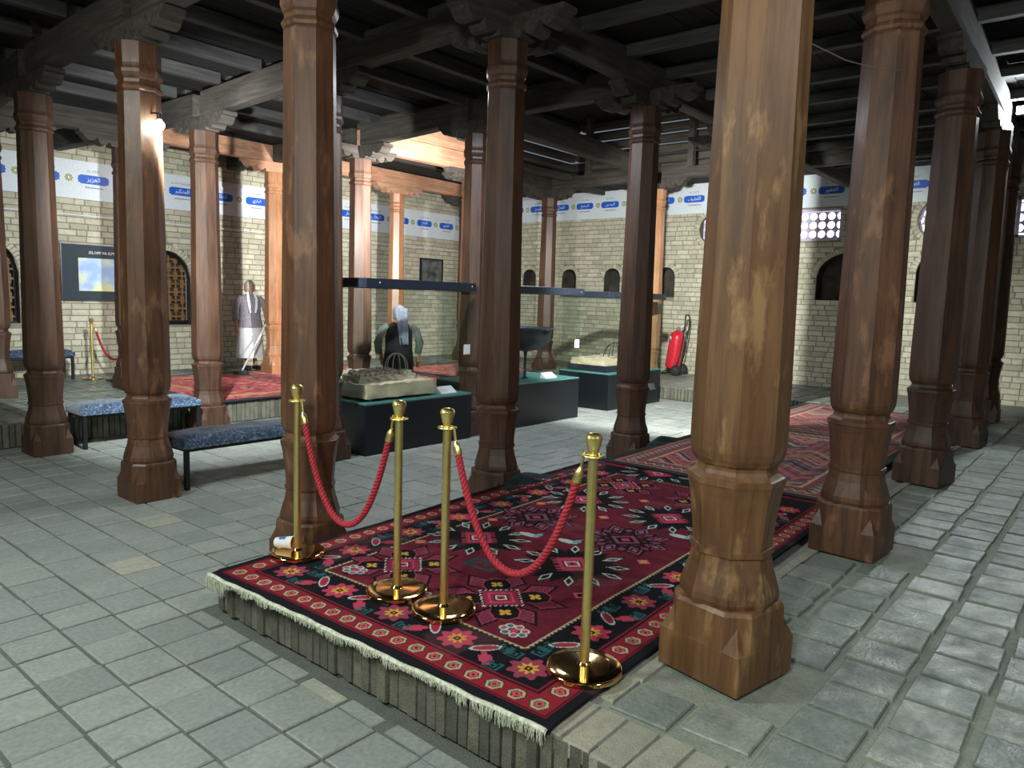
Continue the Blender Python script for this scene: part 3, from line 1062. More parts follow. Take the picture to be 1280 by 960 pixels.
boards(-4.1, 14.9, LYb, 13.5, 4.20)
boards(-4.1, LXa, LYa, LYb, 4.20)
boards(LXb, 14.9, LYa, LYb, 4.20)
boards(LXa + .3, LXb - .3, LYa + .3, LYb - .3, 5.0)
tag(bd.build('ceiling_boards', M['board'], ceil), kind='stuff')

# ------------------------------------------------------------------ carpets
def hsh(a, b):
    return np.modf(np.abs(np.sin(a * 12.9898 + b * 78.233) * 43758.5453))[0]

def vnoise(u, v, s):
    a, b = u * s, v * s
    i, j = np.floor(a), np.floor(b)
    fa, fb = a - i, b - j
    fa, fb = fa * fa * (3 - 2 * fa), fb * fb * (3 - 2 * fb)
    return (hsh(i, j) * (1 - fa) + hsh(i + 1, j) * fa) * (1 - fb) + (hsh(i, j + 1) * (1 - fa) + hsh(i + 1, j + 1) * fa) * fb

class Paint:
    def __init__(self, u, v):
        self.u, self.v = u, v
        self.c = np.zeros((u.size, 3), np.float32)
    def fill(self, mask, col):
        self.c[mask] = lin(col)

MAROON, BLACK, PINK, RED = (96, 26, 42), (15, 13, 18), (174, 58, 84), (122, 28, 44)
CREAM, YEL, TEAL, PURP, ICE, ORANGE, DKRED = (168, 160, 128), (196, 148, 62), (34, 62, 66), (122, 66, 88), (176, 186, 182), (196, 96, 56), (84, 24, 38)

def rot(u, v, a):
    c, s = math.cos(a), math.sin(a)
    return u * c + v * s, -u * s + v * c

def ngon_d(u, v, n, a0=0.0):
    """distance in n-gon metric"""
    r = np.hypot(u, v)
    th = np.arctan2(v, u) + a0
    k = np.round(th / (2 * PI / n)) * (2 * PI / n)
    return r * np.cos(th - k)

def ray_shape(u, v, ang, r0, r1, w):
    """lozenge ray pointing along ang: returns metric <1 inside"""
    a, b = rot(u, v, ang)
    m = (r0 + r1) / 2
    h = (r1 - r0) / 2
    return np.abs(a - m) / h + np.abs(b) / w

def flower(P, cu, cv, R, c1, c2):
    u, v = P.u - cu, P.v - cv
    sel = (np.abs(u) < R * 1.4) & (np.abs(v) < R * 1.4)
    th = np.arctan2(v, u)
    r = np.hypot(u, v)
    pet = r < R * (0.86 + 0.14 * np.cos(8 * th))
    P.fill(sel & pet, c1)
    P.fill(sel & (r < R * (0.40 + 0.12 * np.cos(8 * th + PI))), c2)
    P.fill(sel & (np.maximum(np.abs(u), np.abs(v)) < R * 0.16), BLACK)
    P.fill(sel & (np.maximum(np.abs(u), np.abs(v)) < R * 0.07), c2)

def hexmotif(P, cu, cv, R, alt):
    u, v = P.u - cu, P.v - cv
    sel = (np.abs(u) < R * 1.5) & (np.abs(v) < R * 1.5)
    d = ngon_d(u, v, 6)
    P.fill(sel & (d < R), (34, 46, 38) if alt else BLACK)
    P.fill(sel & (d < R * 0.88), CREAM)
    P.fill(sel & (d < R * 0.62), (60, 84, 60) if alt else RED)
    P.fill(sel & (np.abs(u) + np.abs(v) < R * 0.62), (186, 78, 92))
    P.fill(sel & (np.abs(u) + np.abs(v) < R * 0.22), BLACK)

def leafmotif(P, cu, cv, flip, swap=False):
    """tulip, slanted leaf and hooked tendril between two border flowers"""
    u, v = P.u - cu, P.v - cv
    if swap:
        u, v = v, u
    v = v * flip
    sel = (np.abs(u) < 0.13) & (np.abs(v) < 0.16)
    a, b = rot(u - 0.02, v + 0.045, 0.75)
    d = (a / 0.075) ** 2 + (b / 0.026) ** 2
    P.fill(sel & (d < 1), ICE)
    P.fill(sel & (d < 0.62), (150, 40, 62))
    a, b = u + 0.05, v - 0.01
    P.fill(sel & (np.abs(a) + np.abs(b) * 0.9 < 0.038), PINK)
    P.fill(sel & (np.abs(a + 0.03) + np.abs(b - 0.028) < 0.022), PINK)
    P.fill(sel & (np.abs(a - 0.028) + np.abs(b + 0.030) < 0.020), PINK)
    for (hu, hv) in ((-0.075, 0.07), (0.06, 0.075), (0.07, 0.02)):
        a, b = u - hu, v - hv
        m = np.maximum(np.abs(a), np.abs(b) * 0.8)
        P.fill(sel & (m < 0.030) & (m > 0.022) & ~((a > 0.0) & (np.abs(b) < 0.012)), (40, 84, 88))
        P.fill(sel & (m < 0.014) & (m > 0.007), (40, 84, 88))

def medA(P, cu, cv):
    u, v = rot(P.u - cu, P.v - cv, PI / 4)
    sel = (np.abs(u) < 0.36) & (np.abs(v) < 0.36)
    for k in range(8):
        ang = PI / 8 + k * PI / 4
        d = ray_shape(u, v, ang, 0.09, 0.35, 0.080)
        P.fill(sel & (d < 1), BLACK)
        P.fill(sel & (d < 0.78), (138, 52, 76))
        a, b = rot(u, v, ang)
        st = np.modf(np.abs(a * 55 + np.abs(b) * 40))[0] < 0.45
        P.fill(sel & (d < 0.66) & st, (62, 30, 44))
    for k in range(4):
        ang = k * PI / 2
        a, b = rot(u, v, ang)
        d = np.maximum(np.abs(a - 0.165) / 0.085, np.abs(b) / 0.072) * 0.62 + (np.abs(a - 0.165) / 0.085 + np.abs(b) / 0.072) * 0.30
        P.fill(sel & (d < 1.0), PINK)
        P.fill(sel & (d < 0.93), BLACK)
        fa, fb = a - 0.172, b
        rr = np.hypot(fa, fb)
        th = np.arctan2(fb, fa)
        P.fill(sel & (rr < 0.036 * np.abs(np.sin(2 * th)) ** 0.6) & (rr > 0.004), YEL)
    mx = np.maximum(np.abs(u), np.abs(v))
    P.fill(sel & (mx < 0.105), BLACK)
    dots = (mx > 0.092) & (mx < 0.103) & (np.modf(np.abs((u + v) * 38))[0] < 0.5)
    P.fill(sel & dots, (206, 190, 190))
    P.fill(sel & (mx < 0.088), (140, 40, 66))
    P.fill(sel & (mx < 0.062) & (mx > 0.052), (190, 70, 96))
    P.fill(sel & (mx < 0.036), BLACK)
    P.fill(sel & (mx < 0.028), (206, 190, 186))
    P.fill(sel & (mx < 0.020), (140, 40, 66))
    P.fill(sel & (mx < 0.008), BLACK)

def medB(P, cu, cv, core=PINK, tip=ICE, s=1.0):
    u, v = rot((P.u - cu) / s, (P.v - cv) / s, PI / 4)
    sel = (np.abs(u) < 0.38) & (np.abs(v) < 0.38)
    for k in range(16):
        ang = (k + 0.5) * PI / 8
        d = ray_shape(u, v, ang, 0.05, 0.31, 0.055)
        P.fill(sel & (d < 1), BLACK)
    for k in range(12):
        ang = (k + 0.5) * PI / 6
        d = ray_shape(u, v, ang, 0.17, 0.35, 0.036)
        P.fill(sel & (d < 1), BLACK)
        P.fill(sel & (d < 0.80), tip)
        P.fill(sel & (d < 0.50), (58, 84, 74) if k % 3 == 0 else BLACK)
    r = ngon_d(u, v, 4, PI / 4)
    P.fill(sel & (r < 0.15), BLACK)
    st = np.modf(np.abs(u * 26))[0] < 0.5
    P.fill(sel & (np.abs(u) < 0.105) & (np.abs(v) < 0.105 - 0.03 * st), core)
    P.fill(sel & (np.maximum(np.abs(u), np.abs(v)) < 0.052), BLACK)
    P.fill(sel & (np.maximum(np.abs(u), np.abs(v)) < 0.042), (206, 180, 184))
    P.fill(sel & (np.maximum(np.abs(u), np.abs(v)) < 0.030), core)
    P.fill(sel & (np.maximum(np.abs(u), np.abs(v)) < 0.012), BLACK)

def medC(P, cu, cv):
    u, v = P.u - cu, P.v - cv
    sel = (np.abs(u) < 0.36) & (np.abs(v) < 0.36)
    for k in range(8):
        ang = k * PI / 4
        d = ray_shape(u, v, ang, 0.08, 0.31, 0.085)
        P.fill(sel & (d < 1), BLACK)
        d2 = ray_shape(u, v, ang, 0.13, 0.29, 0.05)
        P.fill(sel & (d2 < 1), (138, 78, 104))
        P.fill(sel & (d2 < 0.72), BLACK)
        P.fill(sel & (d2 < 0.40), (150, 88, 112))
    for k in range(8):
        ang = (k + 0.5) * PI / 4
        d = ray_shape(u, v, ang, 0.12, 0.26, 0.05)
        P.fill(sel & (d < 1), BLACK)
        P.fill(sel & (d < 0.55), (124, 54, 80))
    m = np.abs(u) + np.abs(v)
    P.fill(sel & (m < 0.14), BLACK)
    P.fill(sel & (m < 0.105), PURP)
    P.fill(sel & (m < 0.07), BLACK)
    P.fill(sel & (m < 0.035), (176, 60, 90))

def sprig(P, cu, cv, R=0.065):
    u, v = P.u - cu, P.v - cv
    sel = (np.abs(u) < R * 1.5) & (np.abs(v) < R * 1.7)
    for k in range(7):
        a = k * 2 * PI / 7
        d = np.hypot(u - R * 0.62 * math.cos(a), (v - R * 0.85 * math.sin(a)))
        P.fill(sel & (d < R * 0.36), ICE)
        P.fill(sel & (d < R * 0.24), (60, 96, 100) if k % 2 else (170, 70, 96))
    P.fill(sel & (np.hypot(u, v) < R * 0.3), (170, 60, 80))

def paint_main(u, v, Lu, Wv):
    P = Paint(u, v)
    ab = vnoise(u, v * 0.2, 14) * 0.6 + vnoise(u, v, 40) * 0.4
    P.fill(np.ones(u.size, bool), MAROON)
    base = np.array(lin(MAROON)); dk = np.array(lin((74, 20, 36))); lt = np.array(lin((118, 34, 50)))
    P.c[:] = np.where(ab[:, None] < 0.5, dk + (base - dk) * (ab[:, None] / 0.5), base + (lt - base) * ((ab[:, None] - 0.5) / 0.5))
    e = np.minimum(np.minimum(u, Lu - u), np.minimum(v, Wv - v))
    side = np.minimum(v, Wv - v) < np.minimum(u, Lu - u)      # band runs along the length
    t = np.where(side, u, v)
    # border bands
    P.fill(e < 0.425, CREAM)
    zz = np.abs(np.modf(t / 0.03)[0] - 0.5) * 2
    P.fill((e < 0.405 + 0.014 * zz), (58, 30, 30))
    P.fill((e < 0.403), BLACK)
    bn = vnoise(u, v, 60)
    P.fill((e < 0.398) & (bn > 0.35), (15, 17, 25))
    P.fill(e < 0.180, RED)
    P.fill(e < 0.170, BLACK)
    P.fill(e < 0.160, RED)
    P.fill((e < 0.152) & (e > 0.062), (132, 30, 46))
    P.fill((e < 0.056), BLACK)
    P.fill((e < 0.050) & (e > 0.044), RED)
    P.fill(e < 0.042, (20, 20, 26))
    # small hexagons of the outer band
    n = 19
    for k in range(n):
        hexmotif(P, 0.106, 0.115 + (Wv - 0.23) * k / (n - 1), 0.038, k % 2 == 0)
    n = int((Lu - 0.23) / 0.112)
    for k in range(1, n):
        uu = 0.115 + 0.112 * k
        hexmotif(P, uu, 0.106, 0.038, k % 2 == 0)
        hexmotif(P, uu, Wv - 0.106, 0.038, k % 2 == 0)
    # flowers of the wide border
    vs = [0.305 + (Wv - 0.61) * k / 4 for k in range(5)]
    for k, vv in enumerate(vs):
        flower(P, 0.290, vv, 0.092, PINK if k % 2 else (138, 56, 78), YEL)
        if k < 4:
            leafmotif(P, 0.29, (vv + vs[k + 1]) / 2, 1 if k % 2 else -1)
    k = 0
    uu = 0.29 + 0.45
    while uu < Lu - 0.15:
        for vv in (0.290, Wv - 0.290):
            flower(P, uu, vv, 0.092, (138, 56, 78) if k % 2 else PINK, YEL)
            leafmotif(P, uu - 0.225, vv, 1 if k % 2 else -1, True)
        uu += 0.45
        k += 1
    # field
    c0, c1 = 0.40 * Wv - 0.02, 0.70 * Wv
    c0, c1 = 0.83, 1.52
    rows = [(0.76, medA), (1.40, medB), (2.00, medC), (2.62, medB), (3.22, medA), (3.8, medB)]
    for uu, fn in rows:
        for cc in (c0, c1):
            fn(P, uu, cc)
    cm = (c0 + c1) / 2
    u2, v2 = u - 1.06, v - 1.19
    m = np.maximum(np.abs(u2) / 0.07, np.abs(v2) / 0.11)
    P.fill((m < 1) & (m > 0.62), (52, 62, 68))
    P.fill((m < 0.45) & (vnoise(u, v, 50) > 0.5), (52, 62, 68))
    for (uu, vv) in ((1.66, 1.33), (1.72, 1.08), (2.30, 0.60)):
        a, b = u - uu, v - vv
        P.fill((a / 0.03) ** 2 + (b / 0.075) ** 2 < 1, ICE)
        P.fill(((a - .03) / 0.045) ** 2 + ((b + .05) / 0.022) ** 2 < 1, (112, 150, 160))
    for (uu, vv) in ((0.53, 1.66), (0.52, 0.56), (0.53, 1.18)):
        sprig(P, uu, vv)
    for (uu, vv) in ((1.06, 0.55), (1.72, 0.55), (2.32, 1.18), (2.9, 1.18), (1.1, 1.72), (1.75, 1.70), (2.3, 1.70), (2.9, 0.6)):
        a, b = u - uu, v - vv
        P.fill(np.abs(a) + np.abs(b) < 0.045, (196, 90, 110))
        P.fill(np.abs(a) + np.abs(b) < 0.026, YEL if int(uu * 10) % 2 else BLACK)
    # wear
    wn = vnoise(u, v, 3.1) * 0.6 + vnoise(u, v, 9.0) * 0.4
    k = np.clip((wn - 0.66) * 1.6, 0, 0.12)[:, None]
    P.c[:] = P.c * (1 - k) + np.array(lin((150, 96, 100))) * k
    return P.c

def paint_tribal(u, v, Lu, Wv, seed=0.0, dark=1.0):
    """flat-woven rug: stepped red diamonds with cream and navy outlines"""
    P = Paint(u, v)
    q = 0.24
    a = np.abs(np.modf((v + 0.1 * seed) / (2 * q))[0] * 2 - 1) * q
    bnd = (u + a * 0.9 + np.floor(a * 60) / 60 * 0.2) / 0.048
    idx = np.floor(bnd + seed).astype(int)
    pal = [(168, 44, 60), (190, 70, 80), (176, 150, 120), (44, 36, 50), (150, 36, 52), (196, 120, 70), (112, 84, 112), (160, 44, 60), (60, 78, 92), (186, 60, 76), (168, 40, 56)]
    h = hsh(idx.astype(float) * 1.7 + seed, np.floor((v + a) / 0.5))
    pi = np.floor(h * len(pal)).astype(int) % len(pal)
    for k, c in enumerate(pal):
        P.fill(pi == k, c)
    fr = bnd - np.floor(bnd)
    P.fill((fr < 0.14) & (h > 0.3), (36, 28, 36))
    P.fill((fr > 0.90) & (h > 0.62), CREAM)
    e = np.minimum(np.minimum(u, Lu - u), np.minimum(v, Wv - v))
    P.fill(e < 0.34, (150, 44, 58))
    t = np.where(np.minimum(v, Wv - v) < np.minimum(u, Lu - u), u, v)
    z = np.abs(np.modf(t / 0.09)[0] - 0.5) * 2
    P.fill((e < 0.30) & (np.abs(e - 0.20 - 0.07 * (z - 0.5)) < 0.022), CREAM)
    P.fill((e < 0.31) & (np.abs(e - 0.23 - 0.07 * (z - 0.5)) < 0.012), (40, 34, 46))
    P.fill((e < 0.34) & (e > 0.315), (196, 170, 120))
    P.fill((e < 0.12) & (e > 0.10), (196, 150, 100))
    P.fill(e < 0.095, (30, 34, 42))
    nz = vnoise(u, v, 70)
    g = P.c.mean(1, keepdims=True)
    P.c = P.c * 0.72 + g * 0.28
    P.c *= ((0.62 + 0.5 * nz) * dark)[:, None]
    return P.c

def paint_striped(u, v, Lu, Wv):
    P = Paint(u, v)
    P.fill(np.ones(u.size, bool), (186, 62, 74))
    n1 = vnoise(u * 0.35, v, 22)
    P.fill(n1 > 0.55, (206, 92, 92))
    P.fill(n1 < 0.30, (140, 44, 56))
    n2 = vnoise(u * 0.5 + 9, v, 30)
    P.fill(n2 > 0.78, (176, 160, 138))
    P.fill(n2 < 0.16, (52, 44, 50))
    e = np.minimum(np.minimum(u, Lu - u), np.minimum(v, Wv - v))
    P.fill((e < 0.50) & (e > 0.40), (200, 160, 100))
    zz = np.modf(np.abs(u + v) / 0.07)[0] < 0.4
    P.fill((e < 0.48) & (e > 0.42) & zz, (150, 100, 64))
    P.fill((e < 0.14), (34, 34, 38))
    return P.c

M['carpet'] = attr_mat('knotted_carpet_pile', sheen=0.0)
M['rug'] = attr_mat('flatwoven_rug_pile', sheen=0.05)

def carpet(name, label, p0, ang, Lu, Wv, z, paint, ustep, vstep, mat, bump=0.004, thick=0.012, group=None, lift=None, drop=0.0, ground=None):
    """grid of knots: u runs along the carpet from its front edge, v across from its right edge"""
    root = thing(name, label, 'carpet', (p0[0], p0[1], z), ang, group)
    us = ustep(Lu)
    vs = np.linspace(0, Wv, int(Wv / vstep) + 1)
    U, V = np.meshgrid(us, vs, indexing='ij')
    u, v = U.ravel(), V.ravel()
    Z = thick + bump * (vnoise(u + 3, v, 2.2) - 0.3) + bump * 0.5 * (vnoise(u, v + 5, 6.0) - 0.5)
    X, Y = u.copy(), v.copy()
    Y = Y + 0.010 * (vnoise(u, v * 0.3 + 2, 2.5) - 0.5)
    X = X + 0.012 * (vnoise(u * 0.3, v, 2.5) - 0.5)
    if lift is not None:
        Z = Z + lift(u, v)
    nu, nv = len(us), len(vs)
    idx = np.arange(nu * nv).reshape(nu, nv)
    quads = np.stack([idx[:-1, :-1], idx[1:, :-1], idx[1:, 1:], idx[:-1, 1:]], -1).reshape(-1, 4)
    # underside skirt
    ring = np.concatenate([idx[:-1, 0], idx[-1, :-1], idx[1:, -1][::-1], idx[0, 1:][::-1]])
    nb = len(ring)
    co = np.stack([X, Y, Z], -1)
    low = co[ring].copy()
    low[:, 2] -= thick
    co = np.concatenate([co, low])
    b = np.arange(nb) + nu * nv
    sk = np.stack([ring, b, np.roll(b, -1), np.roll(ring, -1)], -1)
    quads = np.concatenate([quads, sk])
    me = bpy.data.meshes.new(name)
    me.vertices.add(len(co))
    me.vertices.foreach_set('co', co.astype(np.float32).ravel())
    me.loops.add(quads.size)
    me.loops.foreach_set('vertex_index', quads.astype(np.int32).ravel())
    me.polygons.add(len(quads))
    me.polygons.foreach_set('loop_start', np.arange(0, quads.size, 4, dtype=np.int32))
    me.update(calc_edges=True)
    me.polygons.foreach_set('use_smooth', np.ones(len(quads), bool))
    c = paint(u, v, Lu, Wv)
    c = np.concatenate([c, c[ring]])
    at = me.color_attributes.new('pile', 'FLOAT_COLOR', 'POINT')
    at.data.foreach_set('color', np.concatenate([c, np.ones((len(c), 1))], 1).astype(np.float32).ravel())
    me.materials.append(mat)
    me.validate()
    link('pile', me, root)
    return root

def grad_steps(L):
    xs = [0.0]
    while xs[-1] < L:
        xs.append(xs[-1] + 0.0048 + 0.0016 * xs[-1])
    xs[-1] = L
    return np.array(xs)

A0 = math.radians(1.9)
main = carpet('knotted_carpet', 'maroon knotted carpet with black star medallions and flower border at the platform\'s front', (2.036 - 0.055, 1.44), A0, 3.95, 2.19, PZ + 0.004,
              paint_main, grad_steps, 0.0052, M['carpet'], lift=lambda u, v: -0.010 * np.clip(1 - u / 0.06, 0, 1) + 0.02 * np.clip((v - 2.1) / 0.09, 0, 1) * np.clip((u - 1.2), 0, 1))
# front fringe
fm = MB()
rnd = random.Random(3)
selv = MB()
pts = [(-0.010 + 0.003 * math.sin(9 * t * 0.05), t * 0.03 + 0.005, 0.003 + 0.002 * math.sin(t)) for t in range(0, 74)]
selv.tube([(p[0], p[1], p[2] - 0.004) for p in pts], 0.011, 6)
selv.build('selvedge', M['fringe'], main, smooth=60)
for i in range(1100):
    v = rnd.uniform(0.0, 2.19)
    clump = 0.5 + 0.5 * math.sin(v * 21 + 3 * math.sin(v * 7))
    L = 0.018 + 0.03 * clump * rnd.random()
    if v > 2.02: L = rnd.uniform(0.045, 0.095)
    elif v < 0.42: L += 0.025 * rnd.random()
    x0 = -0.014 + rnd.uniform(-.006, .004)
    z = 0.006
    dx = rnd.uniform(-0.010, 0.002)
    dv = rnd.uniform(-0.012, 0.012)
    fm.tube([(x0 + 0.006, v, z), (x0 - 0.006 + dx * 0.3, v + dv * 0.4, z - L * 0.35), (x0 - 0.004 + dx, v + dv, z - L)], [0.0022, 0.0020, 0.0010], 3, cap=False)
tag(fm.build('fringe', M['fringe'], main), kind='stuff')

coarse = lambda L: np.arange(0, L + 1e-6, 0.012)
carpet('flatwoven_rug', 'red flatwoven rug with zigzag stripes lying over the far end of the maroon carpet', (5.80, 1.66), math.radians(1.2), 3.1, 2.06, PZ + 0.018, lambda u, v, L, w: paint_tribal(u, v, L, w, 0.0), coarse, 0.012, M['rug'], 0.006, 0.010)
carpet('flatwoven_rug', 'darker flatwoven rug at the far end of the platform before the back wall', (8.82, 1.74), math.radians(1.0), 3.0, 2.05, PZ + 0.006, lambda u, v, L, w: paint_tribal(u, v, L, w, 3.7, 0.7), coarse, 0.016, M['rug'], 0.006, 0.010)
carpet('flatwoven_rug', 'coral red rug with yellow bands and a dark border on the raised left floor', (4.75, 8.92), math.radians(0.3), 4.6, 3.2, LZ + 0.004, paint_striped, lambda L: np.arange(0, L + 1e-6, 0.016), 0.016, M['rug'], 0.008, 0.012)
carpet('flatwoven_rug', 'red rug on the raised left floor behind the glass cases', (9.5, 9.2), math.radians(0.3), 2.5, 2.2, LZ + 0.004, paint_striped, lambda L: np.arange(0, L + 1e-6, 0.02), 0.02, M['rug'], 0.008, 0.012)
# dark cloth bunched along the carpet's left side
def cloth_strip():
    xs = np.arange(4.28, 8.9, 0.03)
    vs, fs = [], []
    nv = 9
    for i, x in enumerate(xs):
        for j in range(nv):
            t = j / (nv - 1)
            y = 3.585 + 0.033 * (x - 4.2) * (1 if x < 6 else 0.6) + 0.15 * t
            near = max(math.exp(-((x - 4.62) / 0.22) ** 2), math.exp(-((x - 7.0) / 0.26) ** 2))
            y -= 0.02 * t
            cx = max(0, near)
            z = PZ + 0.020 + 0.020 * math.sin(x * 23 + 4 * t) * (0.4 + near) * math.sin(PI * t * 0.9 + 0.2) + 0.07 * near * t
            if t > 0.7 and near < 0.3:
                z -= 0.03 * (t - 0.7) / 0.3
            vs.append((x, y, max(z, PZ + 0.002)))
    for i in range(len(xs) - 1):
        for j in range(nv - 1):
            fs.append((i * nv + j, (i + 1) * nv + j, (i + 1) * nv + j + 1, i * nv + j + 1))
    o = mesh_obj('cloth_strip', vs, fs, M['selv'], smooth=180)
    so = o.modifiers.new('s', 'SOLIDIFY')
    so.thickness = 0.006
    tag(o, 'dark teal cloth rumpled along the left edge of the carpets against two column feet', 'cloth')
cloth_strip()

# ------------------------------------------------------------------ brass stanchions and ropes
def stanchion_parts(root, H=0.972, seg=32):
    b = MB()
    b.lathe([(0, .150), (.004, .153), (.018, .153), (.022, .150), (.024, .144), (.026, .10), (.030, .03), (.036, .024), (.040, .021)], 48)
    b.build('base', M['brass_base'], root, smooth=35)
    MB().lathe([(.036, .0195), (H - .10, .0195)], 24).build('pole', M['brass'], root, smooth=40)
    c = MB()
    c.lathe([(H - .100, .020), (H - .098, .024), (H - .088, .024), (H - .086, .020)], 24)
    n, k = 28, 8
    for rr in (0,):
        vs, fs = [], []
        for i in range(n):
            a = 2 * PI * i / n
            for j in range(k):
                t = 2 * PI * j / k
                r = 0.041 + 0.0045 * math.cos(t)
                vs.append((r * math.cos(a), r * math.sin(a), H - .093 + 0.0045 * math.sin(t)))
        for i in range(n):
            for j in range(k):
                i2, j2 = (i + 1) % n, (j + 1) % k
                fs.append((i * k + j, i2 * k + j, i2 * k + j2, i * k + j2))
        c.add(vs, fs)
    for a in (0, PI / 2, PI, 3 * PI / 2):
        c.tube([(0.022 * math.cos(a), 0.022 * math.sin(a), H - .093), (0.040 * math.cos(a), 0.040 * math.sin(a), H - .093)], 0.004, 6)
    c.build('collar', M['brass'], root, smooth=40)
    MB().lathe([(H - .086, .018), (H - .078, .019), (H - .070, .023), (H - .030, .033), (H - .022, .034), (H - .018, .031), (H - .016, .033), (H - .008, .028), (H - .002, .016), (H, .004)], 28).build('finial', M['brass'], root, smooth=40)

ZS = PZ + 0.020
ST = [(2.395, 1.575), (2.405, 2.385), (2.40, 2.71), (2.37, 3.52)]
ST_LB = ['brass rope stanchion at the carpet\'s right corner, nearest the camera', 'brass stanchion second from the right, its foot in the carpet\'s middle', 'brass stanchion third from the right, foot touching the next base',
         'brass stanchion at the carpet\'s left corner with a paper cup on its base']
for (x, y), lb in zip(ST, ST_LB):
    r = thing('rope_stanchion', lb, 'stanchion', (x, y, ZS), random.uniform(-.3, .3), 'brass stanchions on the carpet')
    stanchion_parts(r)

def rope(name, label, A, B, low, group=None, n=70, r=0.0105, k=3):
    """twisted rope from hook A to hook B sagging to height low"""
    root = thing(name, label, 'rope', (0, 0, 0), 0, group)
    A, B = Vector(A), Vector(B)
    d = (B - A); d.z = 0; L = d.length; d.normalize()
    # hooks and brass ferrules
    m = (A.z + B.z) / 2
    def sag(t):
        z = A.z + (B.z - A.z) * t
        dep = m - low
        s = abs(2 * t - 1)
        return z - dep * (1 - (0.72 * s ** 2 + 0.28 * s ** 3.2))
    def pt(t):
        return Vector((A.x + d.x * L * t, A.y + d.y * L * t, sag(t)))
    t0 = 0.032
    path = [pt(t0 + (1 - 2 * t0) * i / n) for i in range(n + 1)]
    ln = [0.0]
    for i in range(n):
        ln.append(ln[-1] + (path[i + 1] - path[i]).length)
    c = MB()
    per = 0.062
    sub = 4
    fine = []
    for i in range(n):
        for q in range(sub):
            f = q / sub
            fine.append((path[i].lerp(path[i + 1], f), ln[i] + (ln[i + 1] - ln[i]) * f))
    fine.append((path[-1], ln[-1]))
    side = Vector((-d.y, d.x, 0))
    for st in range(k):
        pts = []
        for i, (p, s) in enumerate(fine):
            tg = (fine[min(i + 1, len(fine) - 1)][0] - fine[max(i - 1, 0)][0]).normalized()
            b = tg.cross(side)
            a = 2 * PI * (s / per + st / k)
            pts.append(p + side * (r * 0.72 * math.cos(a)) + b * (r * 0.72 * math.sin(a)))
        c.tube(pts, r * 0.86, 6)
    c.build('cord', M['rope'], root, smooth=80)
    for (end, e0, e1) in ((A, path[0], path[2]), (B, path[-1], path[-3])):
        ax = (e0 - e1).normalized()
        h = MB()
        q = ax.to_track_quat('Z', 'Y').to_matrix().to_4x4()
        M4 = Matrix.Translation(e0 - ax * 0.035) @ q
        h.lathe([(0, .0185), (.004, .0195), (.040, .0185), (.052, .013), (.060, .009), (.066, .007)], 16, M4=M4)
        tip = e0 + ax * 0.03
        h.tube([tip, tip.lerp(end, .5) + Vector((0, 0, .006)), end + Vector((0, 0, .012)), end + Vector((0, 0, .004))], 0.006, 8)
        h.build('hook', M['brass'], root, smooth=40)
    return root
HZ = ZS + 0.972 - 0.093
rope('barrier_rope', 'crimson twisted rope slung between the two right-hand brass stanchions', (2.405, 2.385 - 0.041, HZ), (2.395, 1.575 + 0.041, HZ), ZS + 0.298, 'crimson barrier ropes', r=0.0115)
rope('barrier_rope', 'crimson twisted rope slung between the two left-hand brass stanchions', (2.37, 3.52 - 0.041, HZ), (2.40, 2.71 + 0.041, HZ), ZS + 0.265, 'crimson barrier ropes', r=0.0115)

# paper cup lying on the left stanchion's base
cup = thing('paper_cup', 'crumpled white paper cup with blue print and orange lining on a brass base', 'cup', (2.335, 3.60, ZS + 0.060), 0)
M4 = Matrix.Rotation(math.radians(-62), 4, 'Z') @ Matrix.Rotation(math.radians(86), 4, 'Y')
c = MB()
c.lathe([(-.05, .026), (-.048, .027), (.055, .037), (.058, .0385), (.061, .037), (.058, .0355), (-.045, .025)], 24, M4=M4, cap=False)
c.lathe([(-.046, .0255), (-.044, .0255)], 24, M4=M4)
c.build('cup_body', M['white'], cup, smooth=40)
MB().lathe([(.057, .0352), (-.02, .0275), (-.043, .0248)], 24, M4=M4, cap=False).build('lining', M['paper_o'], cup, smooth=40)
c = MB()
vs, fs = [], []
for i in range(9):
    a = math.radians(150 + i * 9)
    for z in (-.02, .02):
        rr = .0275 + (z + .048) * 0.097 + 0.0012
        vs.append(M4 @ Vector((rr * math.cos(a), rr * math.sin(a), z)))
for i in range(8):
    fs.append((2 * i, 2 * i + 2, 2 * i + 3, 2 * i + 1))
c.add(vs, fs)
c.build('printed_mark', M['cupblue'], cup)

# far stanchions by the left wall
for (x, y), lb in (((4.66, 12.38), 'thin brass stanchion by the map board at the left wall'), ((5.30, 12.30), 'brass stanchion mostly hidden behind the black column near the map board')):
    r = thing('rope_stanchion', lb, 'stanchion', (x, y, LZ), 0)
    stanchion_parts(r, 0.95)
rope('barrier_rope', 'small dark red rope hanging before the brick wall under the map board', (4.70, 12.375, LZ + .857), (5.26, 12.305, LZ + .857), LZ + .30, None, 40, 0.013, 3)

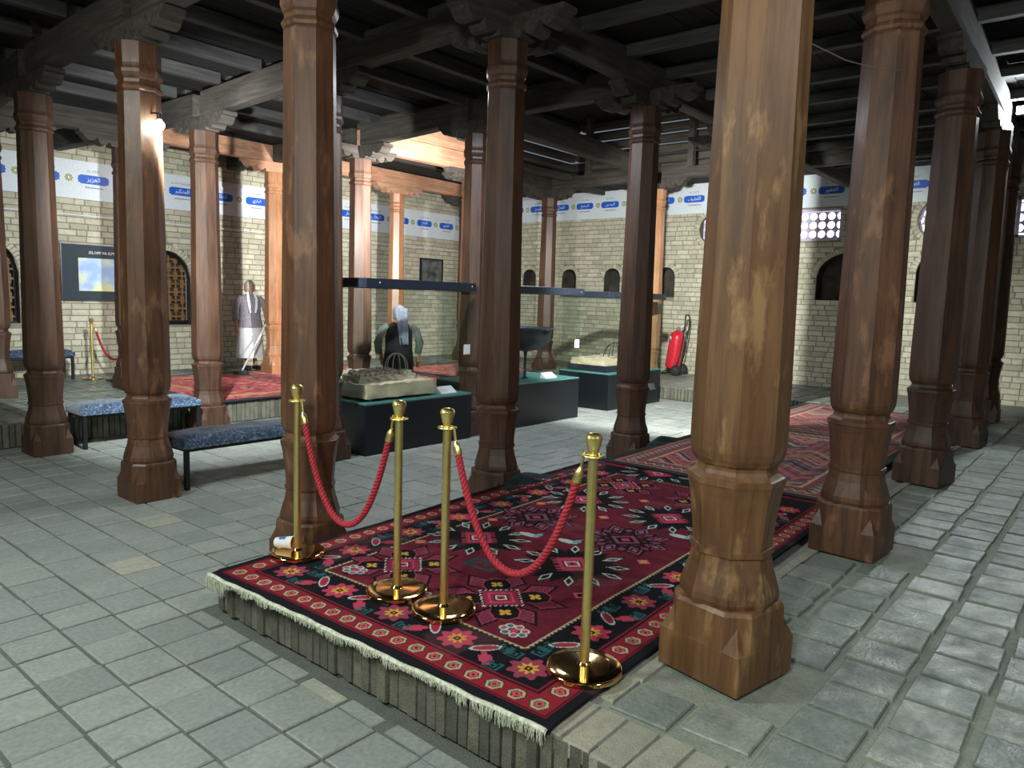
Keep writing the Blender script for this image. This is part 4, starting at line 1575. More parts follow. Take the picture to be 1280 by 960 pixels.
# ------------------------------------------------------------------ benches
def fabric():
    nt = NT('blue_damask')
    tc = nt.n('ShaderNodeTexCoord')
    vo = nt.n('ShaderNodeTexVoronoi', i_Scale=14.0)
    nz = nt.n('ShaderNodeTexNoise', i_Scale=22.0, i_Detail=4.0, i_Distortion=2.5)
    nt.l(tc.outputs['Object'], vo.inputs['Vector'])
    nt.l(tc.outputs['Object'], nz.inputs['Vector'])
    c = ramp(nt, nz.outputs[0], [(0.38, (18, 34, 56)), (0.52, (32, 56, 86)), (0.64, (100, 122, 144))])
    nt.l(c, nt.b.inputs['Base Color'])
    nt.set(Roughness=0.7)
    nt.b.inputs['Sheen Weight'].default_value = 0.3
    bp = nt.n('ShaderNodeBump', i_Strength=0.3, i_Distance=0.004)
    nt.l(nz.outputs[0], bp.inputs['Height'])
    nt.l(bp.outputs[0], nt.b.inputs['Normal'])
    return nt.m
M['damask'] = fabric()
def bench(label, x0, x1, y0, y1, z, H=0.47):
    cx, cy = (x0 + x1) / 2, (y0 + y1) / 2
    root = thing('upholstered_bench', label, 'bench', (cx, cy, z), 0, 'blue damask benches')
    hx, hy = (x1 - x0) / 2, (y1 - y0) / 2
    bm = bmesh.new()
    bmesh.ops.create_grid(bm, x_segments=24, y_segments=10, size=1.0)
    vs, fs = [], []
    nx, nyy = 25, 11
    for i in range(nx):
        for j in range(nyy):
            a, b = -1 + 2 * i / (nx - 1), -1 + 2 * j / (nyy - 1)
            e = (1 - abs(a) ** 10) * (1 - abs(b) ** 6)
            zz = H - 0.045 + 0.050 * e ** 0.5 + 0.006 * math.sin(a * 9) * math.sin(b * 3)
            vs.append((a * hx, b * hy, zz))
    for i in range(nx - 1):
        for j in range(nyy - 1):
            fs.append((i * nyy + j, (i + 1) * nyy + j, (i + 1) * nyy + j + 1, i * nyy + j + 1))
    bm.free()
    ring = [i * nyy for i in range(nx)] + [(nx - 1) * nyy + j for j in range(1, nyy)] + [i * nyy + nyy - 1 for i in range(nx - 2, -1, -1)] + [j for j in range(nyy - 2, 0, -1)]
    k = len(vs)
    for r_ in ring:
        v = vs[r_]
        vs.append((v[0] * 1.004, v[1] * 1.008, H - 0.10))
    for i in range(len(ring)):
        j = (i + 1) % len(ring)
        fs.append((ring[i], k + i, k + j, ring[j]))
    fs.append(tuple(k + i for i in range(len(ring))))
    mesh_obj('seat_cushion', vs, fs, M['damask'], root, smooth=70)
    t = MB()
    for (a, b, c_, d_) in ((-hx - .006, hx + .006, -hy - .008, -hy), (-hx - .006, hx + .006, hy, hy + .008), (-hx - .008, -hx, -hy, hy), (hx, hx + .008, -hy, hy)):
        t.box(a, b, c_, d_, H - .108, H - .094, .003)
    t.build('beaded_trim', M['damask'], root)
    MB().box(-hx + .03, hx - .03, -hy + .03, hy - .03, H - .14, H - .10).build('seat_frame', M['black'], root)
    for sx in (-1, 1):
        for sy in (-1, 1):
            MB().box(sx * (hx - .03) - .02, sx * (hx - .03) + .02, sy * (hy - .03) - .02, sy * (hy - .03) + .02, 0, H - .10, .003).build('leg', M['black'], root)
bench('blue damask bench with black legs at the foot of the lamp column, nearest', 3.02, 4.42, 6.14, 6.58, 0)
bench('blue damask bench standing against the raised left floor behind the lamp column', 3.05, 4.36, 8.42, 8.86, 0)
bench('small blue bench on the raised floor under the map board', 3.30, 4.46, 12.5, 12.92, LZ)

# ------------------------------------------------------------------ display cases
def display_case(label, x0, x1, y0, y1, deck=0.57, top=1.90):
    root = thing('display_case', label, 'display case', (x0, y0, 0), 0, 'black plinth glass display cases')
    a, b = x1 - x0, y1 - y0
    MB().box(0, a, 0, b, 0, deck - .02, .004).build('plinth', M['case'], root)
    MB().box(.002, a - .002, .002, b - .002, deck - .02, deck, .002).build('deck', M['deck'], root)
    g = 0.008
    for (p, q, r, s) in ((.012, a - .012, .012, .012 + g), (.012, a - .012, b - .012 - g, b - .012), (.012, .012 + g, .022, b - .022), (a - .012 - g, a - .012, .022, b - .022)):
        MB().box(p, q, r, s, deck, top - .10).build('glass_pane', M['glass'], root)
    f = MB()
    for q in ((-.02, a + .02, -.02, .05), (-.02, a + .02, b - .05, b + .02), (-.02, .05, .05, b - .05), (a - .05, a + .02, .05, b - .05)):
        f.box(q[0], q[1], q[2], q[3], top - .10, top, .004)
    tf = f.build('top_frame', M['frame'], root)
    MB().box(.05, a - .05, .05, b - .05, top - .03, top - .02).build('glass_pane', M['glass'], root)
    for px in (0.16, a - 0.06):
        mb = MB()
        mb.lathe([(0, .012), (.006, .012), (.009, .008)], 12, M4=Matrix.Translation((px, -.02, top - .05)) @ Matrix.Rotation(PI / 2, 4, 'X'))
        mb.build('bolt', M['steel'], tf)
    return root
case1 = display_case('glass case on black plinth holding the sandy excavation model, leftmost of three', 5.02, 6.66, 6.20, 7.30)
case2 = display_case('glass case on black plinth holding the black cauldron, middle of three', 7.20, 9.08, 6.28, 7.40, 0.60)
case3 = display_case('glass case on black plinth with a low brick model and wire dome, rightmost of three', 9.96, 11.62, 6.32, 7.30, 0.59, 1.88)
# plain white stickers on the glass
for root, lx, z in ((case1, 1.55, 1.10), (case2, 1.80, 1.10)):
    MB().box(lx - .055, lx + .055, .008, .011, z - .06, z + .06).build('sticker', M['white'], root)

def info_card(label, x, y, z, rz=0.0):
    root = thing('info_card', label, 'card', (x, y, z), rz, 'white cards in the glass cases')
    MB().prism([(-.06, 0), (.06, 0), (.05, .075)], -.13, .13, lambda a, h, d: (d, a, h)).build('card_face', M['white'], root, recalc=True)
info_card('white folded card on the teal deck beside the sandy model', 6.38, 6.36, 0.571)
info_card('white folded card on the teal deck before the cauldron', 8.62, 6.50, 0.601)

# sandy excavation model in the first case
def lumpy_slab(mb, x0, x1, y0, y1, z0, z1, nx, ny, amp, rnd):
    top = [[(x0 + (x1 - x0) * i / nx + rnd.uniform(-amp, amp) * (0 < i < nx), y0 + (y1 - y0) * j / ny + rnd.uniform(-amp, amp), z1 + rnd.uniform(-amp, amp)) for j in range(ny + 1)] for i in range(nx + 1)]
    vs = [p for r_ in top for p in r_]
    w = ny + 1
    fs = [(i * w + j, (i + 1) * w + j, (i + 1) * w + j + 1, i * w + j + 1) for i in range(nx) for j in range(ny)]
    ring = [i * w for i in range(nx + 1)] + [nx * w + j for j in range(1, w)] + [i * w + ny for i in range(nx - 1, -1, -1)] + [j for j in range(ny - 1, 0, -1)]
    levels = 3
    prev = ring
    for l in range(1, levels + 1):
        k = len(vs)
        f = l / levels
        for r_ in ring:
            v = vs[r_]
            vs.append((v[0] + rnd.uniform(-amp, amp), v[1] + rnd.uniform(-amp, amp), z1 + (z0 - z1) * f + (rnd.uniform(-amp, amp) if l < levels else 0)))
        for i in range(len(ring)):
            j = (i + 1) % len(ring)
            fs.append((prev[i], k + i, k + j, prev[j]))
        prev = [k + i for i in range(len(ring))]
    fs.append(tuple(reversed(prev)))
    mb.add(vs, fs)
rn = random.Random(11)
mod = thing('excavation_model', 'sandy scale model of a dig with grey stones inside the first glass case', 'model', (5.08, 6.26, 0.571))
mb = MB(); lumpy_slab(mb, 0.03, 1.08, 0.03, 0.86, 0.03, 0.18, 16, 13, 0.012, rn); mb.build('sand_base', M['sand'], mod, smooth=50, recalc=True)
mb = MB(); lumpy_slab(mb, 0.10, 0.92, 0.24, 0.84, 0.17, 0.25, 14, 10, 0.010, rn); mb.build('stone_bed', M['stone'], mod, recalc=True)
for (fx, fy) in ((0.12, 0.1), (1.0, 0.1), (0.12, 0.8), (1.0, 0.8)):
    MB().box(fx - .015, fx + .015, fy - .015, fy + .015, 0, 0.035).build('foot', M['steel'], mod)
n_st = 0
for i in range(11):
    for j in range(8):
        if rn.random() < 0.25:
            continue
        x, y = 0.15 + 0.072 * i, 0.28 + 0.07 * j
        w, h, t = rn.uniform(.02, .034), rn.uniform(.015, .03), rn.uniform(.012, .04)
        m_ = MB(); m_.box(-w, w, -h, h, -0.01, t, 0.005)
        m_.build('stone', M['stone'], mod, loc=(x, y, 0.25), rot=(0, 0, rn.uniform(-.4, .4)))
fr = thing('wire_cage', 'small cage of bent grey rods standing on the sandy model', 'cage', (6.02, 6.86, 0.83))
for k in range(5):
    a = k * PI / 5
    pts = [(0.15 * math.cos(a) * math.cos(t), 0.12 * math.sin(a) * math.cos(t), 0.20 * math.sin(t) ** 0.8) for t in [PI * q / 12 for q in range(13)]]
    MB().tube(pts, 0.006, 6).build('rod', M['stone'], fr, smooth=60)

# cauldron
ca = thing('cauldron', 'black iron cauldron on a thin stem inside the middle glass case', 'cauldron', (8.26, 6.66, 0.602))
MB().lathe([(.39, .03), (.395, .10), (.42, .20), (.47, .28), (.54, .335), (.63, .365), (.70, .37), (.705, .40), (.725, .40), (.73, .37), (.70, .35), (.63, .345), (.54, .315), (.47, .26), (.43, .18), (.41, .05)], 40).build('bowl', M['iron'], ca, smooth=45)
MB().lathe([(0, .05), (.012, .05), (.02, .022), (.30, .016), (.38, .03), (.392, .04)], 16).build('stem', M['iron'], ca, smooth=45)
for a in (0.4, 2.5, 4.6):
    MB().box(.375, .44, -.05, .05, .695, .715, .004).build('lug', M['iron'], ca, rot=(0, 0, a))

# brick model with a wire dome in the third case
m3 = thing('brick_model', 'low brick scale model with pale top inside the rightmost glass case', 'model', (10.02, 6.40, 0.591))
MB().box(0.05, 1.45, 0.05, 0.82, 0.0, 0.10, 0.004).build('tray', M['frame'], m3)
mb = MB(); lumpy_slab(mb, 0.10, 1.40, 0.10, 0.78, 0.10, 0.20, 14, 8, 0.006, rn); mb.build('model_ground', M['sand'], m3, recalc=True)
for i in range(9):
    for j in range(4):
        if rn.random() < .3: continue
        m_ = MB(); m_.box(-.05, .05, -.03, .03, 0, rn.uniform(.01, .03), .004)
        m_.build('stone', M['stone'], m3, loc=(0.2 + .14 * i, 0.2 + .16 * j, 0.20), rot=(0, 0, rn.uniform(-.3, .3)))
wd = thing('wire_dome', 'thin dome of bent wires standing on the low brick model', 'cage', (10.75, 6.72, 0.80))
for k in range(4):
    a = k * PI / 4
    pts = [(0.20 * math.cos(a) * math.cos(t), 0.20 * math.sin(a) * math.cos(t), 0.24 * math.sin(t)) for t in [PI * q / 14 for q in range(15)]]
    MB().tube(pts, 0.006, 6).build('rod', M['black'], wd, smooth=60)

# small white card leaning on a column pedestal
cd = thing('name_card', 'small white card stuck on a brown column\'s pedestal near the middle case', 'card', (7.02 + 0.07, 4.15 - 0.195, 0.835), 0)
MB().box(-.055, .055, -.006, .0, -.035, .035).build('card_face', M['white'], cd, rot=(math.radians(-25), 0, 0))

# ------------------------------------------------------------------ banners
AR = {'ا': 'FE8D FE8E - -', 'ب': 'FE8F FE90 FE91 FE92', 'ت': 'FE95 FE96 FE97 FE98', 'ج': 'FE9D FE9E FE9F FEA0', 'ح': 'FEA1 FEA2 FEA3 FEA4', 'خ': 'FEA5 FEA6 FEA7 FEA8',
      'د': 'FEA9 FEAA - -', 'ذ': 'FEAB FEAC - -', 'ر': 'FEAD FEAE - -', 'ز': 'FEAF FEB0 - -', 'س': 'FEB1 FEB2 FEB3 FEB4', 'ش': 'FEB5 FEB6 FEB7 FEB8', 'ص': 'FEB9 FEBA FEBB FEBC',
      'ض': 'FEBD FEBE FEBF FEC0', 'ط': 'FEC1 FEC2 FEC3 FEC4', 'ظ': 'FEC5 FEC6 FEC7 FEC8', 'ع': 'FEC9 FECA FECB FECC', 'غ': 'FECD FECE FECF FED0', 'ف': 'FED1 FED2 FED3 FED4',
      'ق': 'FED5 FED6 FED7 FED8', 'ك': 'FED9 FEDA FEDB FEDC', 'ل': 'FEDD FEDE FEDF FEE0', 'م': 'FEE1 FEE2 FEE3 FEE4', 'ن': 'FEE5 FEE6 FEE7 FEE8', 'ه': 'FEE9 FEEA FEEB FEEC',
      'و': 'FEED FEEE - -', 'ي': 'FEF1 FEF2 FEF3 FEF4'}
def shape(w):
    out = []
    for i, ch in enumerate(w):
        f = AR[ch].split()
        pj = i > 0 and AR[w[i - 1]].split()[2] != '-'
        nj = i < len(w) - 1 and f[2] != '-'
        code = f[3] if pj and nj else f[1] if pj else f[2] if nj else f[0]
        out.append(chr(int(code, 16)))
    return ''.join(reversed(out))

def text_geo(s, height, res=2):
    c = bpy.data.curves.new('t', 'FONT')
    c.body = s
    c.resolution_u = res
    c.align_x = 'CENTER'
    o = bpy.data.objects.new('t', c)
    COL.objects.link(o)
    bpy.context.view_layer.update()
    me = bpy.data.meshes.new_from_object(o.evaluated_get(bpy.context.evaluated_depsgraph_get()))
    vs = np.array([v.co[:] for v in me.vertices]) if len(me.vertices) else np.zeros((0, 3))
    fs = [tuple(p.vertices) for p in me.polygons]
    bpy.data.objects.remove(o)
    bpy.data.curves.remove(c)
    bpy.data.meshes.remove(me)
    if len(vs):
        vs[:, 0] -= (vs[:, 0].max() + vs[:, 0].min()) / 2
        vs[:, 1] -= (vs[:, 1].max() + vs[:, 1].min()) / 2
        h = vs[:, 1].max() - vs[:, 1].min()
        vs *= height / h
    return vs, fs

def banner(label, loc, rz, spans, z0, z1, meds, place_z):
    """spans: (a0,a1) along local x; printed face towards local -y"""
    root = thing('wall_banner', label, 'banner', loc, rz)
    MB().box(spans[0], spans[1], -.012, .0, z0, z1).build('banner_sheet', M['banner'], root)
    for a, ar, la in meds:
        zc = place_z
        hw, hh = 0.245, 0.070
        pl = []
        for sx in (1, -1):
            seq = [(hw - .055, hh), (hw - .045, hh - .012), (hw - .012, hh - .022), (hw - .018, .015), (hw, 0), (hw - .018, -.015), (hw - .012, -hh + .022), (hw - .045, -hh + .012), (hw - .055, -hh)]
            pl += [(sx * x, sx * z) for x, z in seq]
        md_ = MB().prism(pl, -.0125, -.0135, lambda x, z, d: (a + x, d, zc + z)).build('medallion', M['blue'], root, recalc=True)
        if ar:
            vs, fs = text_geo(shape(ar), 0.092)
            if len(vs):
                wmx = vs[:, 0].max() - vs[:, 0].min()
                sc = min(1.0, 0.34 / wmx)
                mesh_obj('lettering', [(a + v[0] * sc, -.0142, zc + v[1]) for v in vs], fs, M['print_w'], md_)
        if la:
            vs, fs = text_geo(la, 0.036, 1)
            mesh_obj('lettering', [(a + v[0], -.0130, zc + .135 + v[1]) for v in vs], fs, M['print_g'], md_)
        mb = MB()
        rr = random.Random(la)
        x = a - 0.13
        while x < a + 0.13:
            w = rr.uniform(.012, .03)
            mb.box(x, x + w, -.0135, -.0125, zc - .135, zc - .115)
            x += w + .007
        mb.build('small_print', M['print_g'], md_)
        ra = a + 0.365
        if ra < spans[1] - 0.1:
            for q, (r, mm) in enumerate(((.062, 'green'), (.052, 'gold'), (.030, 'green'), (.018, 'print_w'))):
                pl = []
                for k in range(16):
                    th = 2 * PI * k / 16
                    rad = r * (1.0 if k % 2 == 0 else 0.80)
                    pl.append((rad * math.cos(th), rad * math.sin(th)))
                MB().prism(pl, -.0122, -.0128 - .0006 * q, lambda x, z, d: (ra + x, d, zc + z)).build('rosette', M[mm], root, recalc=True)
    return root

LN = [(-2, 'المؤمن'.replace('ؤ', 'و'), 'AL-MUMIN'), (-1, 'المهيمن', 'AL-MUHAYMIN'), (0, 'العزيز', 'AL-AZIZ'), (1, 'الجبار', 'AL-JABBAR'), (2, 'المتكبر', 'AL-MUTAKABBIR'), (3, 'الخالق', 'AL-XALIQ'),
      (4, 'الباري', 'AL-BARI'), (5, 'المصور', 'AL-MUSAVVIR'), (6, 'الغفار', 'AL-GAFFOR'), (7, 'القهار', 'AL-QAHHOR'), (8, 'الوهاب', 'AL-VAHHOB'), (9, 'الرزاق', 'AR-RAZZOQ'), (10, 'الفتاح', 'AL-FATTOH'), (11, 'العليم', 'AL-ALIM')]
banner('long white banner with blue medallions high on the left brick wall', (0, YW - 0.012, 0), 0, (2.6, 14.3), 3.10, 3.70,
       [(5.07 + 0.731 * k, ar, la) for k, ar, la in LN], 3.42)
BN = [(-5, 'الرافع', 'AR-ROFI'), (-4, 'الخافض', 'AL-XOFID'), (-3, 'المعز', 'AL-MUIZZ'), (-2, 'المذل', 'AL-MUZILL'), (-1, 'السميع', 'AS-SAMI'), (0, 'البصير', 'AL-BASIR'), (1, 'الحكم', 'AL-HAKAM'), (2, 'العدل', 'AL-ADL'),
      (3, 'اللطيف', 'AL-LATIF'), (4, 'الخبير', 'AL-XABIR'), (5, 'الحليم', 'AL-HALIM'), (6, 'العظيم', 'AL-AZIM'), (7, 'الغفور', 'AL-GAFUR'), (8, 'الشكور', 'ASH-SHAKUR'), (9, 'العلي', 'AL-ALIY')]
# local x runs towards -Y on the back wall
banner('long white banner with blue medallions high on the back brick wall', (XW - 0.012, 0, 0), -PI / 2, (-13.0, -2.2), 3.60, 4.22,
       [(-9.43 + 0.690 * k, ar, la) for k, ar, la in BN], 3.90)

# map board
mp = thing('map_board', 'navy information board with a pale map poster on the left brick wall', 'board', (4.55, YW - 0.02, 1.50))
MB().box(0, 1.12, -.02, .0, 0, .88, .003).build('board_panel', M['navy'], mp)
f = MB()
for b in ((-.02, 1.14, -.02, .0), (-.02, 1.14, .88, .90)):
    f.box(b[0], b[1], -.03, .0, b[2], b[3])
for b in ((-.02, 0), (1.12, 1.14)):
    f.box(b[0], b[1], -.03, .0, 0, .88)
f.build('board_frame', M['frame'], mp)
def map_mat():
    nt = NT('printed_map')
    tc = nt.n('ShaderNodeTexCoord')
    nz = nt.n('ShaderNodeTexNoise', i_Scale=3.2, i_Detail=5.0)
    nt.l(tc.outputs['Object'], nz.inputs['Vector'])
    c = ramp(nt, nz.outputs[0], [(0.40, (150, 180, 226)), (0.50, (176, 200, 232)), (0.53, (196, 214, 206)), (0.62, (226, 226, 150))])
    nt.l(c, nt.b.inputs['Base Color'])
    nt.set(Roughness=0.5)
    return nt.m
MB().box(.24, .90, -.024, -.019, .14, .67).build('map_poster', map_mat(), mp)
vs, fs = text_geo('ISLOM VA ILM', 0.045, 1)
mesh_obj('lettering', [(.60 + v[0], -.0225, .76 + v[1]) for v in vs], fs, M['print_w'], mp)

dp = thing('wall_panel', 'dark grey framed panel on the left wall near the back corner', 'panel', (12.28, YW - 0.02, 2.02))
MB().box(0, .68, -.03, 0, 0, .56, .004).build('panel_face', plain('streaky_slate', (70, 74, 74), 0.5, var=0.5, scale=6), dp)
f = MB()
for b in ((-.03, .71, -.03, 0), (-.03, .71, .56, .59)):
    f.box(b[0], b[1], -.045, 0, b[2], b[3])
for b in ((-.03, 0), (.68, .71)):
    f.box(b[0], b[1], -.045, 0, 0, .56)
f.build('panel_frame', M['black'], dp)

cdt = MB(); cdt.tube([(0.6, YW - .03, 2.83), (6, YW - .03, 2.845), (14.4, YW - .03, 2.85)], 0.012, 8)
tag(cdt.build('conduit_pipe', M['white'], smooth=60), 'thin white conduit running along the left wall below the banner', 'pipe')

# ------------------------------------------------------------------ fire extinguisher on a trolley
fe = thing('fire_extinguisher', 'red wheeled fire extinguisher standing before the back wall', 'fire extinguisher', (14.05, 7.36, PZ + 0.018), -PI / 2 + 0.1)
tl_ = Matrix.Rotation(math.radians(7), 4, 'Y')
tl_ = Matrix.Translation((-.02, 0, 0.12)) @ tl_
MB().lathe([(0, .10), (.01, .135), (.03, .150), (.06, .155), (.64, .155), (.70, .145), (.75, .11), (.78, .06), (.80, .05)], 32, M4=tl_).build('cylinder', M['red'], fe, smooth=40)
MB().lathe([(.79, .045), (.83, .045), (.83, .03), (.87, .03)], 16, M4=tl_).build('valve', M['steel'], fe, smooth=40)
c = MB()
for q in (-1, 1):
    c.tube([tl_ @ Vector(p) for p in [(.10, q * .12, -.04), (.17, q * .12, .3), (.17, q * .12, .86), (.15, q * .12, 1.08)]], 0.014, 8)
c.tube([tl_ @ Vector(p) for p in [(.15, -.12, 1.08), (.13, -.08, 1.14), (.13, .08, 1.14), (.15, .12, 1.08)]], 0.016, 8)
c.tube([tl_ @ Vector((.10, -.12, -.04)), tl_ @ Vector((.10, .12, -.04))], 0.014, 8)
c.build('trolley_frame', M['rubber'], fe, smooth=60)
for q in (-1, 1):
    mw = Matrix.Translation((.14, q * .19, .105)) @ Matrix.Rotation(PI / 2, 4, 'X')
    wh = MB().lathe([(-.02, .03), (-.02, .06), (-.022, .10), (-.012, .105), (.012, .105), (.022, .10), (.02, .06), (.02, .03)], 24, M4=mw).build('wheel', M['rubber'], fe, smooth=40)
    MB().lathe([(-.025, .02), (-.025, .055), (.025, .055), (.025, .02)], 16, M4=mw).build('hub', M['steel'], wh, smooth=40)
c = MB()
for q in (-1, 1):
    c.tube([(-.02, q * .12, .12), (-.16, q * .13, .06), (-.20, q * .13, .012), (-.10, q * .13, .012)], 0.012, 8)
c.tube([(-.20, -.13, .012), (-.20, .13, .012)], 0.012, 8)
c.build('stand', M['rubber'], fe, smooth=60)
c = MB()
c.tube([tl_ @ Vector(p) for p in [(.0, .05, .85), (.05, .16, .92), (.10, .22, .84), (.06, .23, .78)]], 0.022, 8)
c.build('hose', M['white'], fe, smooth=60)
vs, fs = [], []
for i in range(7):
    a = math.radians(195 + i * 8)
    for z in (.60, .66):
        vs.append(tl_ @ Vector((.157 * math.cos(a), .157 * math.sin(a), z)))
for i in range(6):
    fs.append((2 * i, 2 * i + 2, 2 * i + 3, 2 * i + 1))
mesh_obj('label_patch', vs, fs, M['white'], fe)

# ------------------------------------------------------------------ people
def skin_body(name, joints, edges, mat, parent, sub=2):
    """joints: dict name->(pos, radius or (rx,ry)); grown with a Skin modifier from the pelvis"""
    keys = list(joints)
    me = bpy.data.meshes.new(name)
    me.from_pydata([joints[k][0] for k in keys], [(keys.index(a), keys.index(b)) for a, b in edges], [])
    o = bpy.data.objects.new(name, me)
    COL.objects.link(o)
    md = o.modifiers.new('skin', 'SKIN')
    md.use_smooth_shade = True
    for i, k in enumerate(keys):
        r = joints[k][1]
        o.data.skin_vertices[0].data[i].radius = r if isinstance(r, tuple) else (r, r)
        o.data.skin_vertices[0].data[i].use_root = (k == 'pelvis')
    sb = o.modifiers.new('sub', 'SUBSURF')
    sb.levels = sb.render_levels = sub
    bpy.context.view_layer.update()
    m2 = bpy.data.meshes.new_from_object(o.evaluated_get(bpy.context.evaluated_depsgraph_get()))
    bpy.data.objects.remove(o)
    m2.materials.clear()
    m2.materials.append(mat)
    m2.name = name
    r = link(name, m2, parent)
    return r

def loft(name, rings, mat, parent, n=28, wav=0.0, nw=9, cap=(False, False), thick=0.006):
    """rings: (centre, rx, ry); closed cross-sections stacked into a garment"""
    vs, fs = [], []
    for i, (c, rx, ry) in enumerate(rings):
        t = i / max(1, len(rings) - 1)
        for k in range(n):
            a = 2 * PI * k / n
            w = 1 + wav * t * math.sin(nw * a + 1.3 * i * 0.2)
            vs.append((c[0] + rx * w * math.cos(a), c[1] + ry * w * math.sin(a), c[2]))
    for i in range(len(rings) - 1):
        for k in range(n):
            k2 = (k + 1) % n
            fs.append((i * n + k, i * n + k2, (i + 1) * n + k2, (i + 1) * n + k))
    if cap[0]: fs.append(tuple(range(n)))
    if cap[1]: fs.append(tuple((len(rings) - 1) * n + k for k in range(n)))
    return mesh_obj(name, vs, fs, mat, parent, smooth=180)

def sleeve(name, pts, rs, mat, parent):
    return MB().tube(pts, rs, 12).build(name, mat, parent, smooth=80)

def human(root, H, armL, armR, head_tilt=0.0):
    """body facing local -Y... face towards +X local; armX = (shoulder offset handled) elbow, wrist positions"""
    s = H / 1.62
    hd = 1.46 * s
    J = {'pelvis': ((0, 0, .88 * s), (.11 * s, .13 * s)), 'waist': ((0, 0, 1.03 * s), (.095 * s, .12 * s)), 'chest': ((.01, 0, 1.22 * s), (.105 * s, .145 * s)), 'neckb': ((0, 0, 1.355 * s), (.055 * s, .06 * s)),
         'neck': ((.012, 0, 1.42 * s), .05 * s), 'jaw': ((.03, 0, 1.475 * s), (.062 * s, .056 * s)), 'head': ((.018, 0, 1.535 * s), (.082 * s, .07 * s)), 'crown': ((.0, 0, 1.59 * s), (.062 * s, .055 * s))}
    E = [('pelvis', 'waist'), ('waist', 'chest'), ('chest', 'neckb'), ('neckb', 'neck'), ('neck', 'jaw'), ('jaw', 'head'), ('head', 'crown')]
    for sd, arm, nm in ((1, armL, 'l'), (-1, armR, 'r')):
        sh = Vector((0, sd * .165 * s, 1.31 * s))
        el, wr = Vector(arm[0]), Vector(arm[1])
        J['sh' + nm] = (tuple(sh), .052 * s); J['el' + nm] = (tuple(el), .038 * s); J['wr' + nm] = (tuple(wr), .025 * s)
        dr = (wr - el).normalized()
        palm = wr + dr * .055
        J['pa' + nm] = (tuple(palm), (.030, .018))
        E += [('chest', 'sh' + nm), ('sh' + nm, 'el' + nm), ('el' + nm, 'wr' + nm), ('wr' + nm, 'pa' + nm)]
        ax = dr.cross(Vector((0, 0, 1)))
        ax = ax.normalized() if ax.length > .1 else Vector((1, 0, 0))
        for q, (o_, ln) in enumerate(((-.026, .062), (-.009, .072), (.009, .068), (.025, .054))):
            b = palm + ax * o_ + dr * .025
            m_ = b + dr * ln * .55 + Vector((0, 0, -.006))
            t_ = b + dr * ln + Vector((0, 0, -.022))
            for z, (pp, rr) in enumerate(((b, .0095), (m_, .0085), (t_, .007))):
                J['f%s%d%d' % (nm, q, z)] = (tuple(pp), rr)
            E += [('pa' + nm, 'f%s%d0' % (nm, q)), ('f%s%d0' % (nm, q), 'f%s%d1' % (nm, q)), ('f%s%d1' % (nm, q), 'f%s%d2' % (nm, q))]
        tb = wr + dr * .03 - ax * .03
        J['t%s0' % nm] = (tuple(tb), .011); J['t%s1' % nm] = (tuple(tb + dr * .035 - ax * .018), .009)
        E += [('wr' + nm, 't%s0' % nm), ('t%s0' % nm, 't%s1' % nm)]
        J['hip' + nm] = ((0, sd * .085 * s, .80 * s), .085 * s); J['kn' + nm] = ((.015, sd * .085 * s, .46 * s), .055 * s)
        J['an' + nm] = ((0, sd * .085 * s, .08 * s), .035 * s); J['toe' + nm] = ((.14 * s, sd * .10 * s, .035 * s), (.03 * s, .04 * s))
        E += [('pelvis', 'hip' + nm), ('hip' + nm, 'kn' + nm), ('kn' + nm, 'an' + nm), ('an' + nm, 'toe' + nm)]
    b = skin_body('body', J, E, M['skin'], root)
    # face: nose, eyes, mouth, ears
    f = MB()
    f.add([(.098 * s, 0, 1.545 * s), (.122 * s, 0, 1.505 * s), (.095 * s, .016 * s, 1.500 * s), (.095 * s, -.016 * s, 1.500 * s)], [(0, 1, 2), (0, 3, 1), (1, 3, 2)])
    f.build('nose', M['skin'], b)
    for sd in (-1, 1):
        MB().lathe([(-.009, .002), (-.006, .008), (0, .0105), (.006, .008), (.009, .002)], 10, c=(.094 * s, sd * .03 * s, 1.540 * s)).build('eye', M['black'], b, smooth=80)
    MB().box(.090 * s, .097 * s, -.022 * s, .022 * s, 1.474 * s, 1.482 * s, .002).build('mouth', plain('lips', (140, 78, 70), 0.5), b)
    return s

# person in the white robe by the left wall, facing the camera side
pa = thing('person', 'person in white robe and grey tunic with hooded scarf, vacuuming beside the orange column', 'person', (7.30, 12.30, LZ + .026), math.radians(-100))
s = human(pa, 1.58, ((.10, .27, 1.06), (.30, .20, .92)), ((.02, -.27, 1.05), (.08, -.27, .80)))
loft('skirt', [((0, 0, .98 * s), .135, .165), ((0, 0, .85 * s), .165, .20), ((.01, 0, .55 * s), .18, .22), ((.01, 0, .22 * s), .20, .245)], M['robe'], pa, wav=.06)
loft('tunic', [((0, 0, 1.385 * s), .07, .085), ((0, 0, 1.35 * s), .10, .16), ((.005, 0, 1.30 * s), .125, .195), ((.01, 0, 1.18 * s), .14, .19), ((.005, 0, 1.02 * s), .145, .185), ((0, 0, .78 * s), .185, .225)], M['tunic'], pa, wav=.03)
sleeve('sleeve', [(0, .155 * s, 1.32 * s), (.05, .24, 1.18), (.10, .27, 1.06), (.24, .22, .96)], [.07, .066, .06, .055], M['tunic'], pa)
sleeve('sleeve', [(0, -.155 * s, 1.32 * s), (.01, -.24, 1.18), (.02, -.27, 1.05), (.06, -.27, .88)], [.07, .066, .06, .055], M['tunic'], pa)
